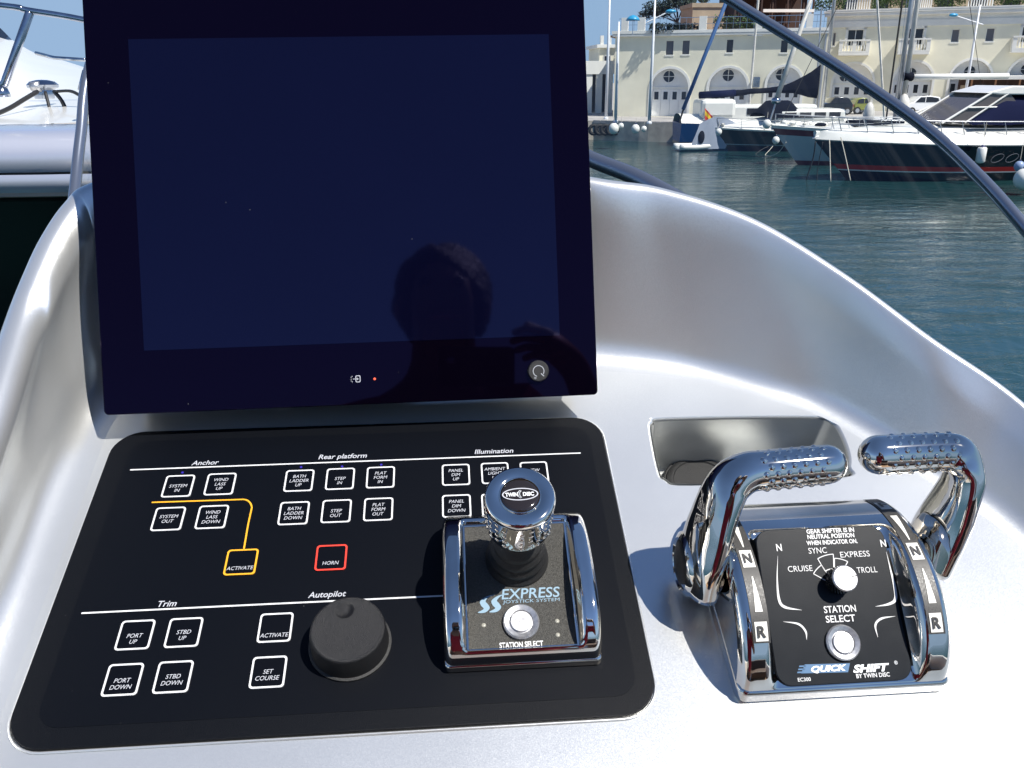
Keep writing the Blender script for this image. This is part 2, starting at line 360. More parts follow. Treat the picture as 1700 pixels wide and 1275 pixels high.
# smooth pairing: replace cove partner by arc-length blended parameter
def resample(pts, n):
    L = [0]
    for i in range(1,len(pts)): L.append(L[-1]+(pts[i]-pts[i-1]).length)
    o = []; j = 0
    for k in range(n):
        t = L[-1]*k/(n-1)
        while j < len(L)-2 and L[j+1] < t: j += 1
        f_ = (t-L[j])/max(L[j+1]-L[j],1e-9); o.append(pts[j].lerp(pts[j+1], min(max(f_,0),1)))
    return o
rows = []
inner = []
NS = len(K)
for i in range(NS):
    k_, r_ = K[i], Rm[i]
    tan = (Rm[min(i+1,NS-1)]-Rm[max(i-1,0)]); tan.z = 0; tan.normalize()
    tk = (K[min(i+1,NS-1)]-K[max(i-1,0)]); tk.z = 0; tk.normalize()
    e = Vector((-tan.y, tan.x, 0)); ek = Vector((-tk.y, tk.x, 0))      # outward normals (path runs left -> back -> right)
    e = (e+ek).normalized()
    h = Vector((0,0,1))
    fr_ = .030 if i < NS*.5 else .030-.014*min(1,(i/NS-.5)/.15)
    p_in = k_ - ek*fr_
    wf = 1.0 if i < NS*.45 else 1.0-.55*min(1,(i/NS-.45)/.30)
    top = r_ - e*.030*wf + h*(-.004)                 # inner shoulder before the rolled rim
    wdir = (top-k_).normalized()
    pts = [p_in - ek*.0]
    c1 = k_ + wdir*fr_*1.25
    for t in (.2,.4,.6,.8,1.0):
        pts.append(p_in*(1-t)**2 + k_*2*t*(1-t) + c1*t*t)
    sh = top - wdir*.020
    bow = e*(.006 if i < NS*.45 else .0015)                                  # the wall bellies outward
    for t in (.15,.3,.45,.6,.75,.88,1.0):
        pts.append(c1.lerp(sh, t) + bow*math.sin(math.pi*t)*1.0)
    apex = r_ - e*.018*wf + h*.004*wf
    for t in (.2,.4,.6,.8,1.0):
        cc = top + wdir*.006
        pts.append(sh*(1-t)**2 + cc*2*t*(1-t) + apex*t*t)
    o1 = r_ + h*(-.016) + e*.002
    for t in (.2,.4,.6,.8,1.0):
        cc = r_ + h*.005 + e*.001
        pts.append(apex*(1-t)**2 + cc*2*t*(1-t) + o1*t*t)
    pts += [o1 + h*-.03 + e*.002, o1 + h*-.10 + e*.004, o1 + h*-.30 + e*.006]
    rows.append(pts); inner.append(p_in)
mb = MB(); mb.grid(rows)
coam = mb.build('rolled_coaming', SILVER, console, smooth=True, subsurf=1)
# floor with the pocket opening
pk = [pan(*p) for p in ((1084,714),(1088,702),(1101,697),(1240,694),(1350,694),(1374,698),(1389,713),(1402,744),(1404,770),(1388,788),(1150,800),(1108,792),(1096,776))]
pkl = [(p.x,p.y) for p in catmull([(q.x,q.y,0) for q in pk], 5, closed=True)]
outer = [(p.x,p.y) for p in inner if p.y > -.395] 
i0 = [i for i,p in enumerate(inner) if p.y > -.395][0]
outer = [(-.354,-.40)] + outer + [(.415,-.40)]
pcx = sum(p[0] for p in pkl)/len(pkl); pcy = sum(p[1] for p in pkl)/len(pkl)
pko = [(pcx+(x-pcx)*1.05, pcy+(y-pcy)*1.10) for x,y in pkl]
me = fill2d([outer, pko]); fl = link('console_floor', me, SILVER, console)
me.transform(Matrix.Translation((0,0,0)))
# rounded lip of the pocket and its steel tub
rws = []
for dz, sc_ in ((0,1.0),(-.0006,.985),(-.0022,.972),(-.0045,.966),(-.009,.962)):
    rws.append([Vector((pcx+(x-pcx)*sc_*1.05, pcy+(y-pcy)*(1+(.10*sc_)) *sc_, dz)) for x,y in pkl+[pkl[0]]])
for rw in rws[0:1]:
    for q,(x,y) in zip(rw, pko+[pko[0]]): q.x, q.y = x, y
MB().grid(rws).build('pocket_lip', SILVER, console, smooth=True)
rws = []
for dz, sc_, dy in ((-.002,1.012,0),(-.03,.985,0),(-.062,.95,.003),(-.070,.90,.004),(-.071,.4,.004),(-.071,.01,.004)):
    rws.append([Vector((pcx+(x-pcx)*sc_, pcy+dy+(y-pcy)*sc_, dz)) for x,y in pkl+[pkl[0]]])
MB().grid(rws).build('storage_pocket', POCKET, console, smooth=True)
# raised silver bead round the switch panel
PU0,PU1,PV0,PV1 = -.3455,.0745,-.3275,-.0495
lp = rrect(PU0-.0012,PU1+.0012,PV0-.0012,PV1+.0012,.026,8)
mb = MB(); mb.tube([(x,y,.0006) for x,y in lp+[lp[0]]], .0009, 6, caps=False, ref=(0,0,1)); mb.build('panel_bead', SILVER, console, smooth=True)
# outer body of the console down to the deck
mb = MB()
mb.grid([[Vector((a_,v_,w_)) for a_ in (-.42,-.354,.415,.485)] for v_,w_ in ((-.40,0),(-.408,-.0015),(-.415,-.006),(-.420,-.014),(-.422,-.03),(-.30,-.40),(-.15,-.75))])
mb.build('console_front', SILVER, console, smooth=True)
# round cap lying in the pocket
cp = pan(1165,796,-.055)
cap = empty('round_cap', PO + Vector((cp.x,0,0)) + VV*cp.y + NV*(-.070), ROTP, 'small round black ribbed cap lying inside the steel storage pocket', 'cap')
MB().lathe([(.030,0),(.0315,.002),(.0315,.011),(.029,.013),(.026,.013),(.025,.0115),(.0,.0115)], 36).build('cap_body', RUBBER, cap, smooth=True, angle=40)
MB().lathe([(.0335,.004),(.0345,.005),(.0345,.008),(.0335,.009)], 36).build('cap_ring', RUBBER, cap, smooth=True, angle=40)

# ------------------------------------------------------------------ switch panel
panel = empty('switch_panel', PO, ROTP, 'black membrane switch panel with rows of outlined labelled push buttons', 'control panel')
PW = .0030
MB().prism(rrect(PU0,PU1,PV0,PV1,.025,8), -.001, PW).build('panel_plate', PANEL, panel, bevel=.0007)
o1 = rrect(PU0+.0165,PU1-.012,PV0+.0135,PV1-.012,.016,6)
MB().prism(o1, PW-.001, PW+.00025).build('panel_inlay', PANEL2, panel)
ZT = PW+.0010
A = .0232
def button(px, py, lines, m=WPRINT, low=0., sh=.20):
    c = pan(px,py,ZT); h = A/2
    q = MB().prism(rrect(-h+.0004,h-.0004,-h+.0004,h-.0004,.0022,4), -.0008, .0).build('button', KEY, panel, bevel=.0002, seg=1)
    q.location = (c.x,c.y,ZT)
    mb = MB(); ring(mb, rrect(-h,h,-h,h,.0026,5), rrect(-h+.0013,h-.0013,-h+.0013,h-.0013,.0018,5), -.0005, .00025)
    rg = mb.build('button_outline', m, q)
    n = len(lines); st = .0047
    for i,l in enumerate(lines):
        text(l, (.0, ((n-1)/2-i)*st+low, .00018), .00455, GPRINT if m is WPRINT or 1 else m, q, shear=sh, xs=.92)
    return q
BT = [(296,807,['SYSTEM','IN'],-.0022),(365.7,803.7,['WIND','LASS','UP'],0),(279.5,861.4,['SYSTEM','OUT'],0),(352,858.3,['WIND','LASS','DOWN'],0),
 (496.5,798,['BATH','LADDER','UP'],0),(564.7,795,['STEP','IN'],-.002),(631.8,792.5,['PLAT','FORM','IN'],0),(487.8,852,['BATH','LADDER','DOWN'],0),
 (558.4,848.6,['STEP','OUT'],-.002),(628.2,845.5,['PLAT','FORM','OUT'],0),(756.9,788.2,['PANEL','DIM','UP'],0),(822,785.5,['AMBIENT','LIGHT','UP'],0),
 (887,784,['VIEW','UP'],0),(758,840,['PANEL','DIM','DOWN'],0),(823.5,838,['AMBIENT','LIGHT','DOWN'],0),(889,836,['VIEW','DOWN'],0),
 (224.5,1054,['PORT','UP'],-.003),(305.2,1050,['STBD','UP'],-.002),(203.8,1128.3,['PORT','DOWN'],-.003),(287.6,1123.8,['STBD','DOWN'],-.002),
 (457.2,1041.8,['ACTIVATE'],-.006),(445.4,1115.7,['SET','COURSE'],-.002)]
for px,py,ls,low in BT: button(px,py,ls,WPRINT,low)
button(400.4,933,['ACTIVATE'],OPRINT,-.0055); button(549.8,925.5,['HORN'],RPRINT,-.005)
def line(pts, m, wd=.0012, name='printed_line'):
    P = [pan(px,py,PW+.0006) for px,py in pts]; P = [Vector((p.x,p.y,PW+.0006)) for p in P]
    L, Rr = [], []
    for i,p in enumerate(P):
        d = (P[min(i+1,len(P)-1)]-P[max(i-1,0)]).normalized(); n = Vector((-d.y,d.x,0))*wd/2; L.append(p+n); Rr.append(p-n)
    return MB().grid([L,Rr]).build(name, m, panel)
line([(216,780),(590,766),(964,752)], WPRINT, .0013, 'heading_rule'); line([(135,1018),(420,1004),(737,989)], WPRINT, .0013, 'heading_rule')
ac = [(252,834),(404,829)]+[(404+14*math.sin(a),843-14*math.cos(a)) for a in [i*math.pi/2/6 for i in range(1,7)]]+[(412,870),(405,911)]
line(ac, OPRINT, .0013, 'orange_rule')
for t_,px,py,wp in (('Anchor',341,768,44),('Rear platform',569,758.5,79),('Illumination',820,749,64),('Trim',278,1002,30),('Autopilot',543,988,62)):
    c = pan(px,py,PW+.0006); text(t_, (c.x,c.y,PW+.0006), .008, GPRINT, panel, shear=.22, bold=.012, width=wp*pxm(px,py), name='heading')
LEDB = mat('blue_indicator', (.03,.02,.25), .3, emit=(.08,.05,1.,.12))
for px,py in ((303,785),(500,776),(568,775),(633,772)):
    c = pan(px,py,PW); MB().lathe([(.0011,0),(.0010,.0004),(.0,.0005)],10).build('indicator_light', LEDB, panel).location = (c.x,c.y,PW+.0002)

# ------------------------------------------------------------------ autopilot knob
c = pan(577,1045,.022)
knob = empty('rotary_knob', PO+Vector((c.x,0,0))+VV*c.y+NV*(PW+.0003), ROTP, 'large round black autopilot knob with a finger dimple', 'knob')
rw = []
dc = Vector((-.003,.0145,0))
for rr in (0,.003,.006,.009,.012,.015,.018,.020,.022,.0235,.0245,.0252,.0258,.0262):
    row = []
    for k in range(49):
        t = 2*math.pi*k/48; p = Vector((rr*math.cos(t), rr*math.sin(t), .0205))
        if rr > .0235: p.z -= .0026*((rr-.0235)/.0027)**2
        dd = (p-Vector((dc.x,dc.y,p.z))).length
        row.append(p)
    rw.append(row)
for z,rr in ((.014,.0266),(.006,.0272),(0,.0275)): rw.append([Vector((rr*math.cos(2*math.pi*k/48), rr*math.sin(2*math.pi*k/48), z)) for k in range(49)])
# dimple: cut as its own bowl, so refine by pushing points
def kz(x,y):
    d2 = ((x-dc.x)**2+(y-dc.y)**2)**.5; R_ = .0068
    return -.0032*(1-(d2/R_)**2) if d2 < R_ else 0
g = MB(); N_ = 72; rows_ = []
for i in range(27):
    rr = .0235*i/26; rows_.append([Vector((rr*math.cos(2*math.pi*k/N_), rr*math.sin(2*math.pi*k/N_), .0205+kz(rr*math.cos(2*math.pi*k/N_), rr*math.sin(2*math.pi*k/N_)))) for k in range(N_+1)])
for rr,z in ((.0243,.0203),(.0250,.0196),(.0254,.0186),(.0257,.017),(.0262,.009),(.0268,.002),(.0268,0)): rows_.append([Vector((rr*math.cos(2*math.pi*k/N_), rr*math.sin(2*math.pi*k/N_), z)) for k in range(N_+1)])
g.grid(rows_).build('knob_body', KNOBM, knob, smooth=True)
MB().lathe([(.0285,0),(.0285,.0015),(.027,.0022)],48).build('knob_skirt', RUBBER, knob, smooth=True, angle=30)

# ------------------------------------------------------------------ arched chrome housings
def arch(u0,u1,vc,a,bh,ci0,ci1,P1,P2,name,parent,tail=.0,edge=.008, zb=0.0, lipw=.006, pwr=1.0, NU=64, NP=70):
    """half-ellipse profile in (v,w) swept along u; between ci0..ci1 it is cut down to the chord P1-P2 (the face recess)"""
    rows = []
    for j in range(NP+1):
        ph = math.pi*j/NP
        cv = -math.copysign(abs(math.cos(ph))**pwr, math.cos(ph)); cwz = math.sin(ph)**pwr
        row = []
        for i in range(NU+1):
            s = i/NU; uu = u0+(u1-u0)*s
            de = min(uu-u0, u1-uu); k = 1.0
            sh = 0.0
            if de < edge: sh = edge-math.sqrt(max(edge*edge-(edge-de)**2,0))
            v = vc+(a-sh)*cv; z = max((bh-sh),0)*cwz+zb
            # recess
            def sm(x): x = min(max(x,0),1); return x*x*(3-2*x)
            f = sm((uu-ci0+lipw)/lipw)*sm((ci1+lipw-uu)/lipw)
            if f > 0 and P1[0]-.02 < v < P2[0]+.02 and ph < math.radians(150):
                line_w = P1[1]+(P2[1]-P1[1])*(v-P1[0])/(P2[0]-P1[0])
                fe = sm((v-P1[0]+.004)/.006)*sm((P2[0]+.006-v)/.008)
                if z > line_w: z = z+(line_w-z)*f*fe
            row.append(Vector((uu,v,z)))
        rows.append(row)
    g = MB(); g.grid(rows)
    for col_ in (0,NU):                           # side walls
        base = [rw[col_] for rw in rows]; g.add(base, [tuple(range(len(base)))] if col_ else [tuple(range(len(base)-1,-1,-1))])
    # foot flange
    return g.build(name, CHROME, parent, smooth=True, angle=55)
def face_mtx(u, P1, P2, t, off):                  # matrix placing flat things on the chord at fraction t
    P1 = Vector((0,P1[0],P1[1])); P2 = Vector((0,P2[0],P2[1])); d = (P2-P1).normalized(); n = Vector((1,0,0)).cross(d)
    p = P1.lerp(P2,t)+n*off
    return Matrix(((1,0,0,u),(0,d.y,n.y,p.y),(0,d.z,n.z,p.z),(0,0,0,1)))
def face_uv(px,py,P1,P2,off,T):                   # pixel -> (x,y) on the chord plane, y from P1
    P1v = Vector((0,P1[0],P1[1])); P2v = Vector((0,P2[0],P2[1])); d = (P2v-P1v).normalized(); n = Vector((1,0,0)).cross(d)
    W = lambda q: Vector((q.x,0,0))+VV*q.y+NV*q.z
    o_ = PO+W(P1v+n*off); nw = W(n); dw = W(d)
    rr = ray(px,py); P = EYE+rr*((o_-EYE).dot(nw)/rr.dot(nw)) - o_
    return P.x, P.dot(dw)

# ---- engine throttle head
throttle = empty('engine_throttle', PO, ROTP, 'polished chrome twin lever engine throttle on the silver console', 'boat throttle')
TP1, TP2 = (-.3208,.0120), (-.2250,.0595)
arch(.1275,.2735,-.245,.077,.0615,.153,.247,TP1,TP2,'housing',throttle,lipw=.007)
mb = MB(); mb.prism(rrect(.1271,.2739,-.3225,-.1675,.007,5),-.001,.0125); mb.build('base_flange', CHROME, throttle, smooth=True, bevel=.003, seg=3, angle=40)
def on_face(px,py,off=.0): return face_uv(px,py,TP1,TP2,.0012,0)+(0,)
FM = face_mtx(0,TP1,TP2,0,.0012)
c0 = on_face(1290,1130); c1 = on_face(1500,875)
fw0, fw1 = .1535, .2465
ch = (Vector(TP2)-Vector(TP1)).length
g = MB(); g.prism(rrect(fw0,fw1,.0022,ch-.0005,.010,6),-.001,.0012); g.xf(FM); face = g.build('face_plate', FACE, throttle, bevel=.0004)
FM2 = face_mtx(0,TP1,TP2,0,.0029)
def ft(body,px,py,wp,hp=None,m=WPRINT,bold=0.0,sh=0.0,rot=0.0,par=None):
    x_,y_ = face_uv(px,py,TP1,TP2,.0026,0); s = pxm(px,py,.04)
    mt = FM2 @ Matrix.Translation((x_,y_,0))
    return text(body,(0,0,0),.004,m,par or face,shear=sh,bold=bold,width=wp*s,height=None if hp is None else hp*s*1.04,mtx=mt,rotz=rot)
ft('GEAR SHIFTER IS IN',1378,881,78,7,bold=.03); ft('NEUTRAL POSITION',1379,890,77,7,bold=.03); ft('WHEN INDICATOR ON.',1381,900,84,7,bold=.03)
ft('N',1293,909,9,11,bold=.02); ft('N',1466,902,9,11,bold=.02)
ft('SYNC',1357,914,30,9); ft('EXPRESS',1419,920,49,9); ft('CRUISE',1328,944,41,9); ft('TROLL',1439,946,34,9)
ft('STATION',1394,1011,55,11,bold=.015); ft('SELECT',1395,1027,51,11,bold=.015)
ft('EC300',1335,1128,23,6,bold=.015); ft('BY TWIN DISC',1449,1121,60,7,bold=.02)
QW = mat('logo_white', (.82,.84,.86), .5)
def fpoly(pts, m, off=.0023, name='print', par=None):
    P = [face_uv(px,py,TP1,TP2,off,0) for px,py in pts]
    me = fill2d([P]); me.transform(face_mtx(0,TP1,TP2,0,off)); return link(name, me, m, par or face)
fpoly([(1336,1103),(1411,1101),(1408,1116),(1330,1118)][::-1], QBLUE, .0026, 'logo_block')
for i in range(3): fpoly([(1327-i*1.5,1105+i*5),(1338-i*1.5,1104.6+i*5),(1337.4-i*1.5,1107.2+i*5),(1326.4-i*1.5,1107.6+i*5)][::-1], QBLUE, .0026, 'logo_stripe')
ft('QUICK',1376,1110.5,64,12,QW,bold=.05,sh=.3); ft('SHIFT',1446,1109,66,13,QW,bold=.05,sh=.3); ft('®',1487,1100,6,6,QW)
def fcurve(pts, wds, name='curved_mark', m=WPRINT):
    P = [Vector((*face_uv(px,py,TP1,TP2,.0026,0),0)) for px,py in pts]; P = catmull(P,6)
    n = len(P); L,Rr = [],[]
    for i,p in enumerate(P):
        d = (P[min(i+1,n-1)]-P[max(i-1,0)]).normalized(); t = i/(n-1)
        j = t*(len(wds)-1); a = int(min(j,len(wds)-2)); wd = wds[a]+(wds[a+1]-wds[a])*(j-a)
        nn = Vector((-d.y,d.x,0))*wd/2*.00041; L.append(p+nn); Rr.append(p-nn)
    g = MB(); g.grid([L,Rr]); g.xf(FM2); return g.build(name, m, face)
fcurve([(1291,923),(1290,960),(1293,995),(1303,1008),(1331,1013)],[.3,2,4.5,4.5,.3])
fcurve([(1471,916),(1478,945),(1485,975),(1486,995),(1475,1003),(1453,1007)],[.3,2.5,5,5,4,.3])
fcurve([(1300,1032),(1325,1036),(1337,1048),(1339,1062)],[.3,3.5,3.5,.5])
fcurve([(1486,1023),(1463,1027),(1453,1038),(1457,1058)],[.3,3.5,3.5,.5])
def sector(a0,a1,r0,r1,cx=1392,cy=960):
    pts = [(cx+r0*math.cos(a),cy-r0*math.sin(a)) for a in [math.radians(a0+(a1-a0)*i/5) for i in range(6)]]
    pts += [(cx+r1*math.cos(a),cy-r1*math.sin(a)) for a in [math.radians(a1-(a1-a0)*i/5) for i in range(6)]]
    pts.append(pts[0])
    for i in range(len(pts)-1):
        pass
    P = [Vector((*face_uv(px,py,TP1,TP2,.0026,0),0)) for px,py in pts]
    g = MB()
    for i in range(len(P)-1):
        d = (P[i+1]-P[i]); 
        if d.length < 1e-6: continue
        nn = Vector((-d.y,d.x,0)).normalized()*.00030; g.add([P[i]+nn,P[i+1]+nn,P[i+1]-nn,P[i]-nn],[(3,2,1,0)])
    g.xf(FM2); g.build('sector_mark', WPRINT, face)
sector(124,151,19,42,1387,973); sector(92,121,30,54,1385,974); sector(62,90,27,47,1385,974)
# station select button + rotary selector
def push_button(parent, M, R1=.0118, R2=.0072):
    o = MB().lathe([(R1+.0008,0),(R1+.0008,.0012)],32).xf(M).build('button_seat', RUBBER, parent)
    o = MB().lathe([(R1,.0005),(R1,.003),(R1-.001,.0042),(R2+.0008,.0030),(R2+.0004,.0020)],40).xf(M).build('push_button_ring', BRUSHED, parent, smooth=True, angle=30)
    MB().lathe([(R2,.0018),(R2,.0032),(R2-.0005,.0036),(0,.0037)],40).xf(M).build('push_button_cap', BRUSHED, o, smooth=True, angle=30)
x_,y_ = face_uv(1399,1067,TP1,TP2,.003,0); push_button(throttle, FM@Matrix.Translation((x_,y_,0)))
x_,y_ = face_uv(1392,964,TP1,TP2,.004,0)
SM = FM@Matrix.Translation((x_,y_,0))
g = MB().lathe([(.0090,0),(.0090,.001),(.0086,.0015),(.0086,.0125)],40)
for k in range(26):
    t = 2*math.pi*k/26
    for zz in (.003,.0055,.008,.0105): g.ball((.0087*math.cos(t+zz*40),.0087*math.sin(t+zz*40),zz),.00075,5,4)
kn = g.xf(SM).build('mode_selector', mat('knurled_metal',(.10,.10,.10),.25,1.0), throttle, smooth=True, angle=40)
MB().lathe([(.0088,.0125),(.0088,.0138),(.0080,.0146),(0,.0147)],40).xf(SM).build('selector_cap', BRUSHED, kn, smooth=True, angle=40)
g = MB().box(.0025,.0080,-.0004,.0004,.0144,.0149); g.xf(SM@Matrix.Rotation(math.radians(10),4,'Z')).build('selector_pointer', RUBBER, kn)
# gear position decals curving over each side band
DEC = mat('decal_charcoal', (.045,.043,.04), .5, noise=.5, nscale=1200); DECW = mat('decal_white', (.78,.76,.70), .45)
def band_pt(u, ph, off=.0006):
    a,bh,vc = .077,.0615,-.245; n = Vector((0,-math.cos(ph)/a,math.sin(ph)/bh)).normalized()
    return Vector((u, vc-a*math.cos(ph), bh*math.sin(ph)))+n*off
def band_strip(u0,u1,p0,p1,off,name,m,par,w0=None,w1=None,n=14):
    rws = []
    for i in range(n+1):
        t = i/n; ph = math.radians(p0+(p1-p0)*t)
        a_ = u0; b_ = u1
        if w0 is not None:
            c_ = (u0+u1)/2; h = (w0+(w1-w0)*t)/2; a_, b_ = c_-h, c_+h
        rws.append([band_pt(a_,ph,off),band_pt(b_,ph,off)])
    return MB().grid(rws).build(name, m, par, smooth=True)
for uc, nm in ((.1415,0),(.2605,1)):
    dcl = band_strip(uc-.0058,uc+.0058,42,140,.0005,'gear_decal',DEC,throttle,n=40)
    band_strip(uc-.0045,uc+.0045,58,76,.0009,'arrow_mark',DECW,dcl,.0052,.0008)
    band_strip(uc-.0045,uc+.0045,93,112,.0009,'arrow_mark',DECW,dcl,.0008,.0052)
    for (pc, ch_) in ((48,'R'),(86,'N'),(124,'F')):
        band_strip(uc-.0042,uc+.0042,pc-5,pc+5,.0009,'letter_box',DECW,dcl)
        a_,bh_,vc_ = .077,.0615,-.245; ph = math.radians(pc); p = band_pt(uc,ph,.0016)
        n_ = Vector((0,-math.cos(ph)/a_,math.sin(ph)/bh_)).normalized(); d_ = n_.cross(Vector((1,0,0))).normalized()
        if d_.y < 0: d_ = -d_
        M = Matrix(((1,0,0,p.x),(0,d_.y,n_.y,p.y),(0,d_.z,n_.z,p.z),(0,0,0,1)))
        text(ch_,(0,0,0),.007,DEC,dcl,bold=.03,width=.0058,height=.0075,mtx=M)
# levers
def lever(side, hub, path, radii, g0, g1, gr):
    lv = MB().tube(catmull(path,6), None or [radii[min(int(i/6),len(radii)-1)] if False else None for i in range(0)] or 0.01, 8) if False else None
    P = catmull(path,6); n = len(P); Rr = []
    for i in range(n):
        j = i/6; a = min(int(j),len(radii)-2); t = j-a
        ra = tuple(radii[a][k]*(1-t)+radii[a+1][k]*t for k in (0,1)); Rr.append(ra)
    g = MB().tube(P, Rr, 20, ref=(0,1,.35))
    # rounded grip end
    e = P[-1]; d = (P[-1]-P[-4]).normalized(); R_ = Rr[-1][0]
    ex = []; er = []
    for k in range(1,8):
        t = k/7*math.pi/2; ex.append(e+d*R_*math.sin(t)); er.append((max(R_*math.cos(t),.0003),max(Rr[-1][1]*math.cos(t),.0003)))
    g = MB().tube(P+ex, Rr+er, 24, ref=(0,1,.35))
    o = g.build('lever_arm', CHROME, throttle, smooth=True)
    st = MB(); g0 = Vector(g0); g1 = Vector(g1); ax = (g1-g0).normalized(); a_, b_ = frame_to(ax,(0,1,.35))
    L = (g1-g0).length
    for row in range(9):
        t = math.radians(-40+row*24)              # ring angle round the upper, front side
        nn = (NUP*math.cos(t)+NFR*math.sin(t)); nn = (nn-ax*nn.dot(ax)).normalized()
        for k in range(6):
            s = (k+(.5 if row%2 else 0))/6
            p = g0+ax*(L*(-.02+s)) + nn*(gr-.0028)
            st.ball(p+nn*.0004,.0032,10,8)
    st.build('grip_studs', CHROME, o, smooth=True)
    return o
NUP = Vector((0,0,1)); NFR = Vector((0,-1,0))
def hubd(u0,u1,v,w_,r_):
    ms = 1 if u1 > u0 else -1
    g = MB().lathe([(r_*.93,0),(r_,.002),(r_,.010),(r_*.97,.0125),(r_*.80,.0140),(r_*.74,.0130)],36)
    g.xf(Matrix.Translation((u0,v,w_))@Matrix.Rotation(math.radians(90*ms),4,'Y')@Matrix.Scale((abs(u1-u0))/.014,4,(0,0,1)))
    o = g.build('pivot_hub', CHROME, throttle, smooth=True, angle=50)
    g = MB().lathe([(r_*.74,.0132),(r_*.5,.0145),(0,.015)],30).xf(Matrix.Translation((u0,v,w_))@Matrix.Rotation(math.radians(90*ms),4,'Y')@Matrix.Scale((abs(u1-u0))/.014,4,(0,0,1)))
    g.build('hub_cap', RUBBER, o, smooth=True); return o
hubd(.128,.103,-.232,.033,.024); hubd(.2725,.278,-.232,.030,.018)
def Q(px,py,w_): return pan(px,py,w_)
gl0, gl1 = Q(1262,782,.104), Q(1372,771,.104)
lp_ = [Q(1158,966,.024), Q(1166,922,.046), Q(1179,876,.066), Q(1194,834,.084), Q(1212,802,.097), Q(1238,785,.103), Q(1270,780,.104), gl1]
lever(0, None, lp_, [(.013,.0265),(.0130,.0265),(.0125,.0240),(.0120,.0200),(.0125,.0160),(.0132,.0146),(.0138,.0138),(.0138,.0138)], gl0, gl1, .0138)
gr0, gr1 = Q(1572,750,.104), Q(1459,755,.104)
rp_ = [Q(1534,935,.024), Q(1556,888,.046), Q(1578,846,.066), Q(1595,808,.084), Q(1602,778,.096), Q(1590,756,.103), Q(1562,750,.104), gr1]
lever(1, None, rp_, [(.0105,.0235),(.0105,.0235),(.0105,.0215),(.0105,.0185),(.0118,.0160),(.0135,.0145),(.0140,.0140),(.0140,.0140)], gr0, gr1, .0140)

# ---- joystick
joy = empty('docking_joystick', PO, ROTP, 'chrome joystick with black rubber boot on an arched chrome base', 'joystick')
JP1, JP2 = (-.2830,.0125), (-.1885,.0285)
JU0,JU1 = -.0665,.0405
arch(JU0,JU1,-.2290,.0615,.0420,JU0+.0158,JU1-.0158,JP1,JP2,'base_housing',joy,lipw=.003,edge=.005,pwr=.75)
g = MB().prism(rrect(JU0-.0004,JU1+.0004,-.2911,-.1675,.004,4),.0025,.0110).build('base_flange', CHROME, joy, smooth=True, bevel=.002, seg=3, angle=40)
JM = face_mtx(0,JP1,JP2,0,.0012); JM2 = face_mtx(0,JP1,JP2,0,.0026)
jch = (Vector(JP2)-Vector(JP1)).length
plate = MB().prism([(JU0+.0165,.002),(JU1-.0165,.002),(JU1-.0165,jch-.001),(JU0+.0165,jch-.001)],-.003,.0022).xf(JM).build('base_plate', GRIT, joy, bevel=.0005)
g = MB(); ring(g,[(JU0+.0150,.0005),(JU1-.0150,.0005),(JU1-.0150,jch+.0005),(JU0+.0150,jch+.0005)],[(JU0+.0166,.0021),(JU1-.0166,.0021),(JU1-.0166,jch-.0011),(JU0+.0166,jch-.0011)],-.006,.0028)
g.xf(JM).build('plate_trim', CHROME, joy, bevel=.0004)
JO = .0036
JM3 = face_mtx(0,JP1,JP2,0,JO)
def jt(body,px,py,wp,hp,m,bold=0.,sh=0.):
    x_,y_ = face_uv(px,py,JP1,JP2,JO,0); s = pxm(px,py,.025)
    return text(body,(0,0,0),.004,m,plate,shear=sh,bold=bold,width=wp*s,height=hp*s*1.15,mtx=JM3@Matrix.Translation((x_,y_,0)))
jt('EXPRESS',881,984.5,98,16,BPRINT,.012,.15); jt('JOYSTICK SYSTEM',882,998,96,6.5,BPRINT,.0,.1); jt('STATION SELECT',865.5,1070,74,9,WPRINT,.03)
def jpoly(pts, m, name='emblem', off=JO):
    P = [Vector((*face_uv(px,py,JP1,JP2,off,0),0)) for px,py in pts]; P = [(p.x,p.y) for p in catmull(P,4,closed=True)]
    me = fill2d([P]); me.transform(face_mtx(0,JP1,JP2,0,off)); return link(name, me, m, plate)
for dx,dy in ((0,0),(19,-1)):
    jpoly([(822+dx,987+dy),(808+dx,990+dy),(797+dx,998+dy),(799+dx,1006+dy),(803+dx,1011+dy),(793+dx,1017+dy),(805+dx,1017+dy),(813+dx,1010+dy),(810+dx,1003+dy),(806+dx,998+dy),(812+dx,991+dy)], BPRINT)
x_,y_ = face_uv(865,1034,JP1,JP2,.003,0); push_button(joy, JM3@Matrix.Translation((x_,y_,-.001)), .0126,.0076)
for px,py in ((803,1038),(925,1031),(926,1054)):
    x_,y_ = face_uv(px,py,JP1,JP2,JO,0); MB().lathe([(.0017,-.0003),(.0015,.0002),(0,.0003)],14).xf(JM3@Matrix.Translation((x_,y_,0))).build('indicator_lens', mat('clear_lens',(.34,.33,.28),.35), plate, smooth=True)
jc = pan(858,922,.030); jb = Vector((jc.x,jc.y,0)); tp = pan(863.5,822,.112)
ax = (Vector((tp.x,tp.y,.112))-Vector((jb.x,jb.y,.026))); axn = ax.normalized(); a_, b_ = frame_to(axn,(0,1,0))
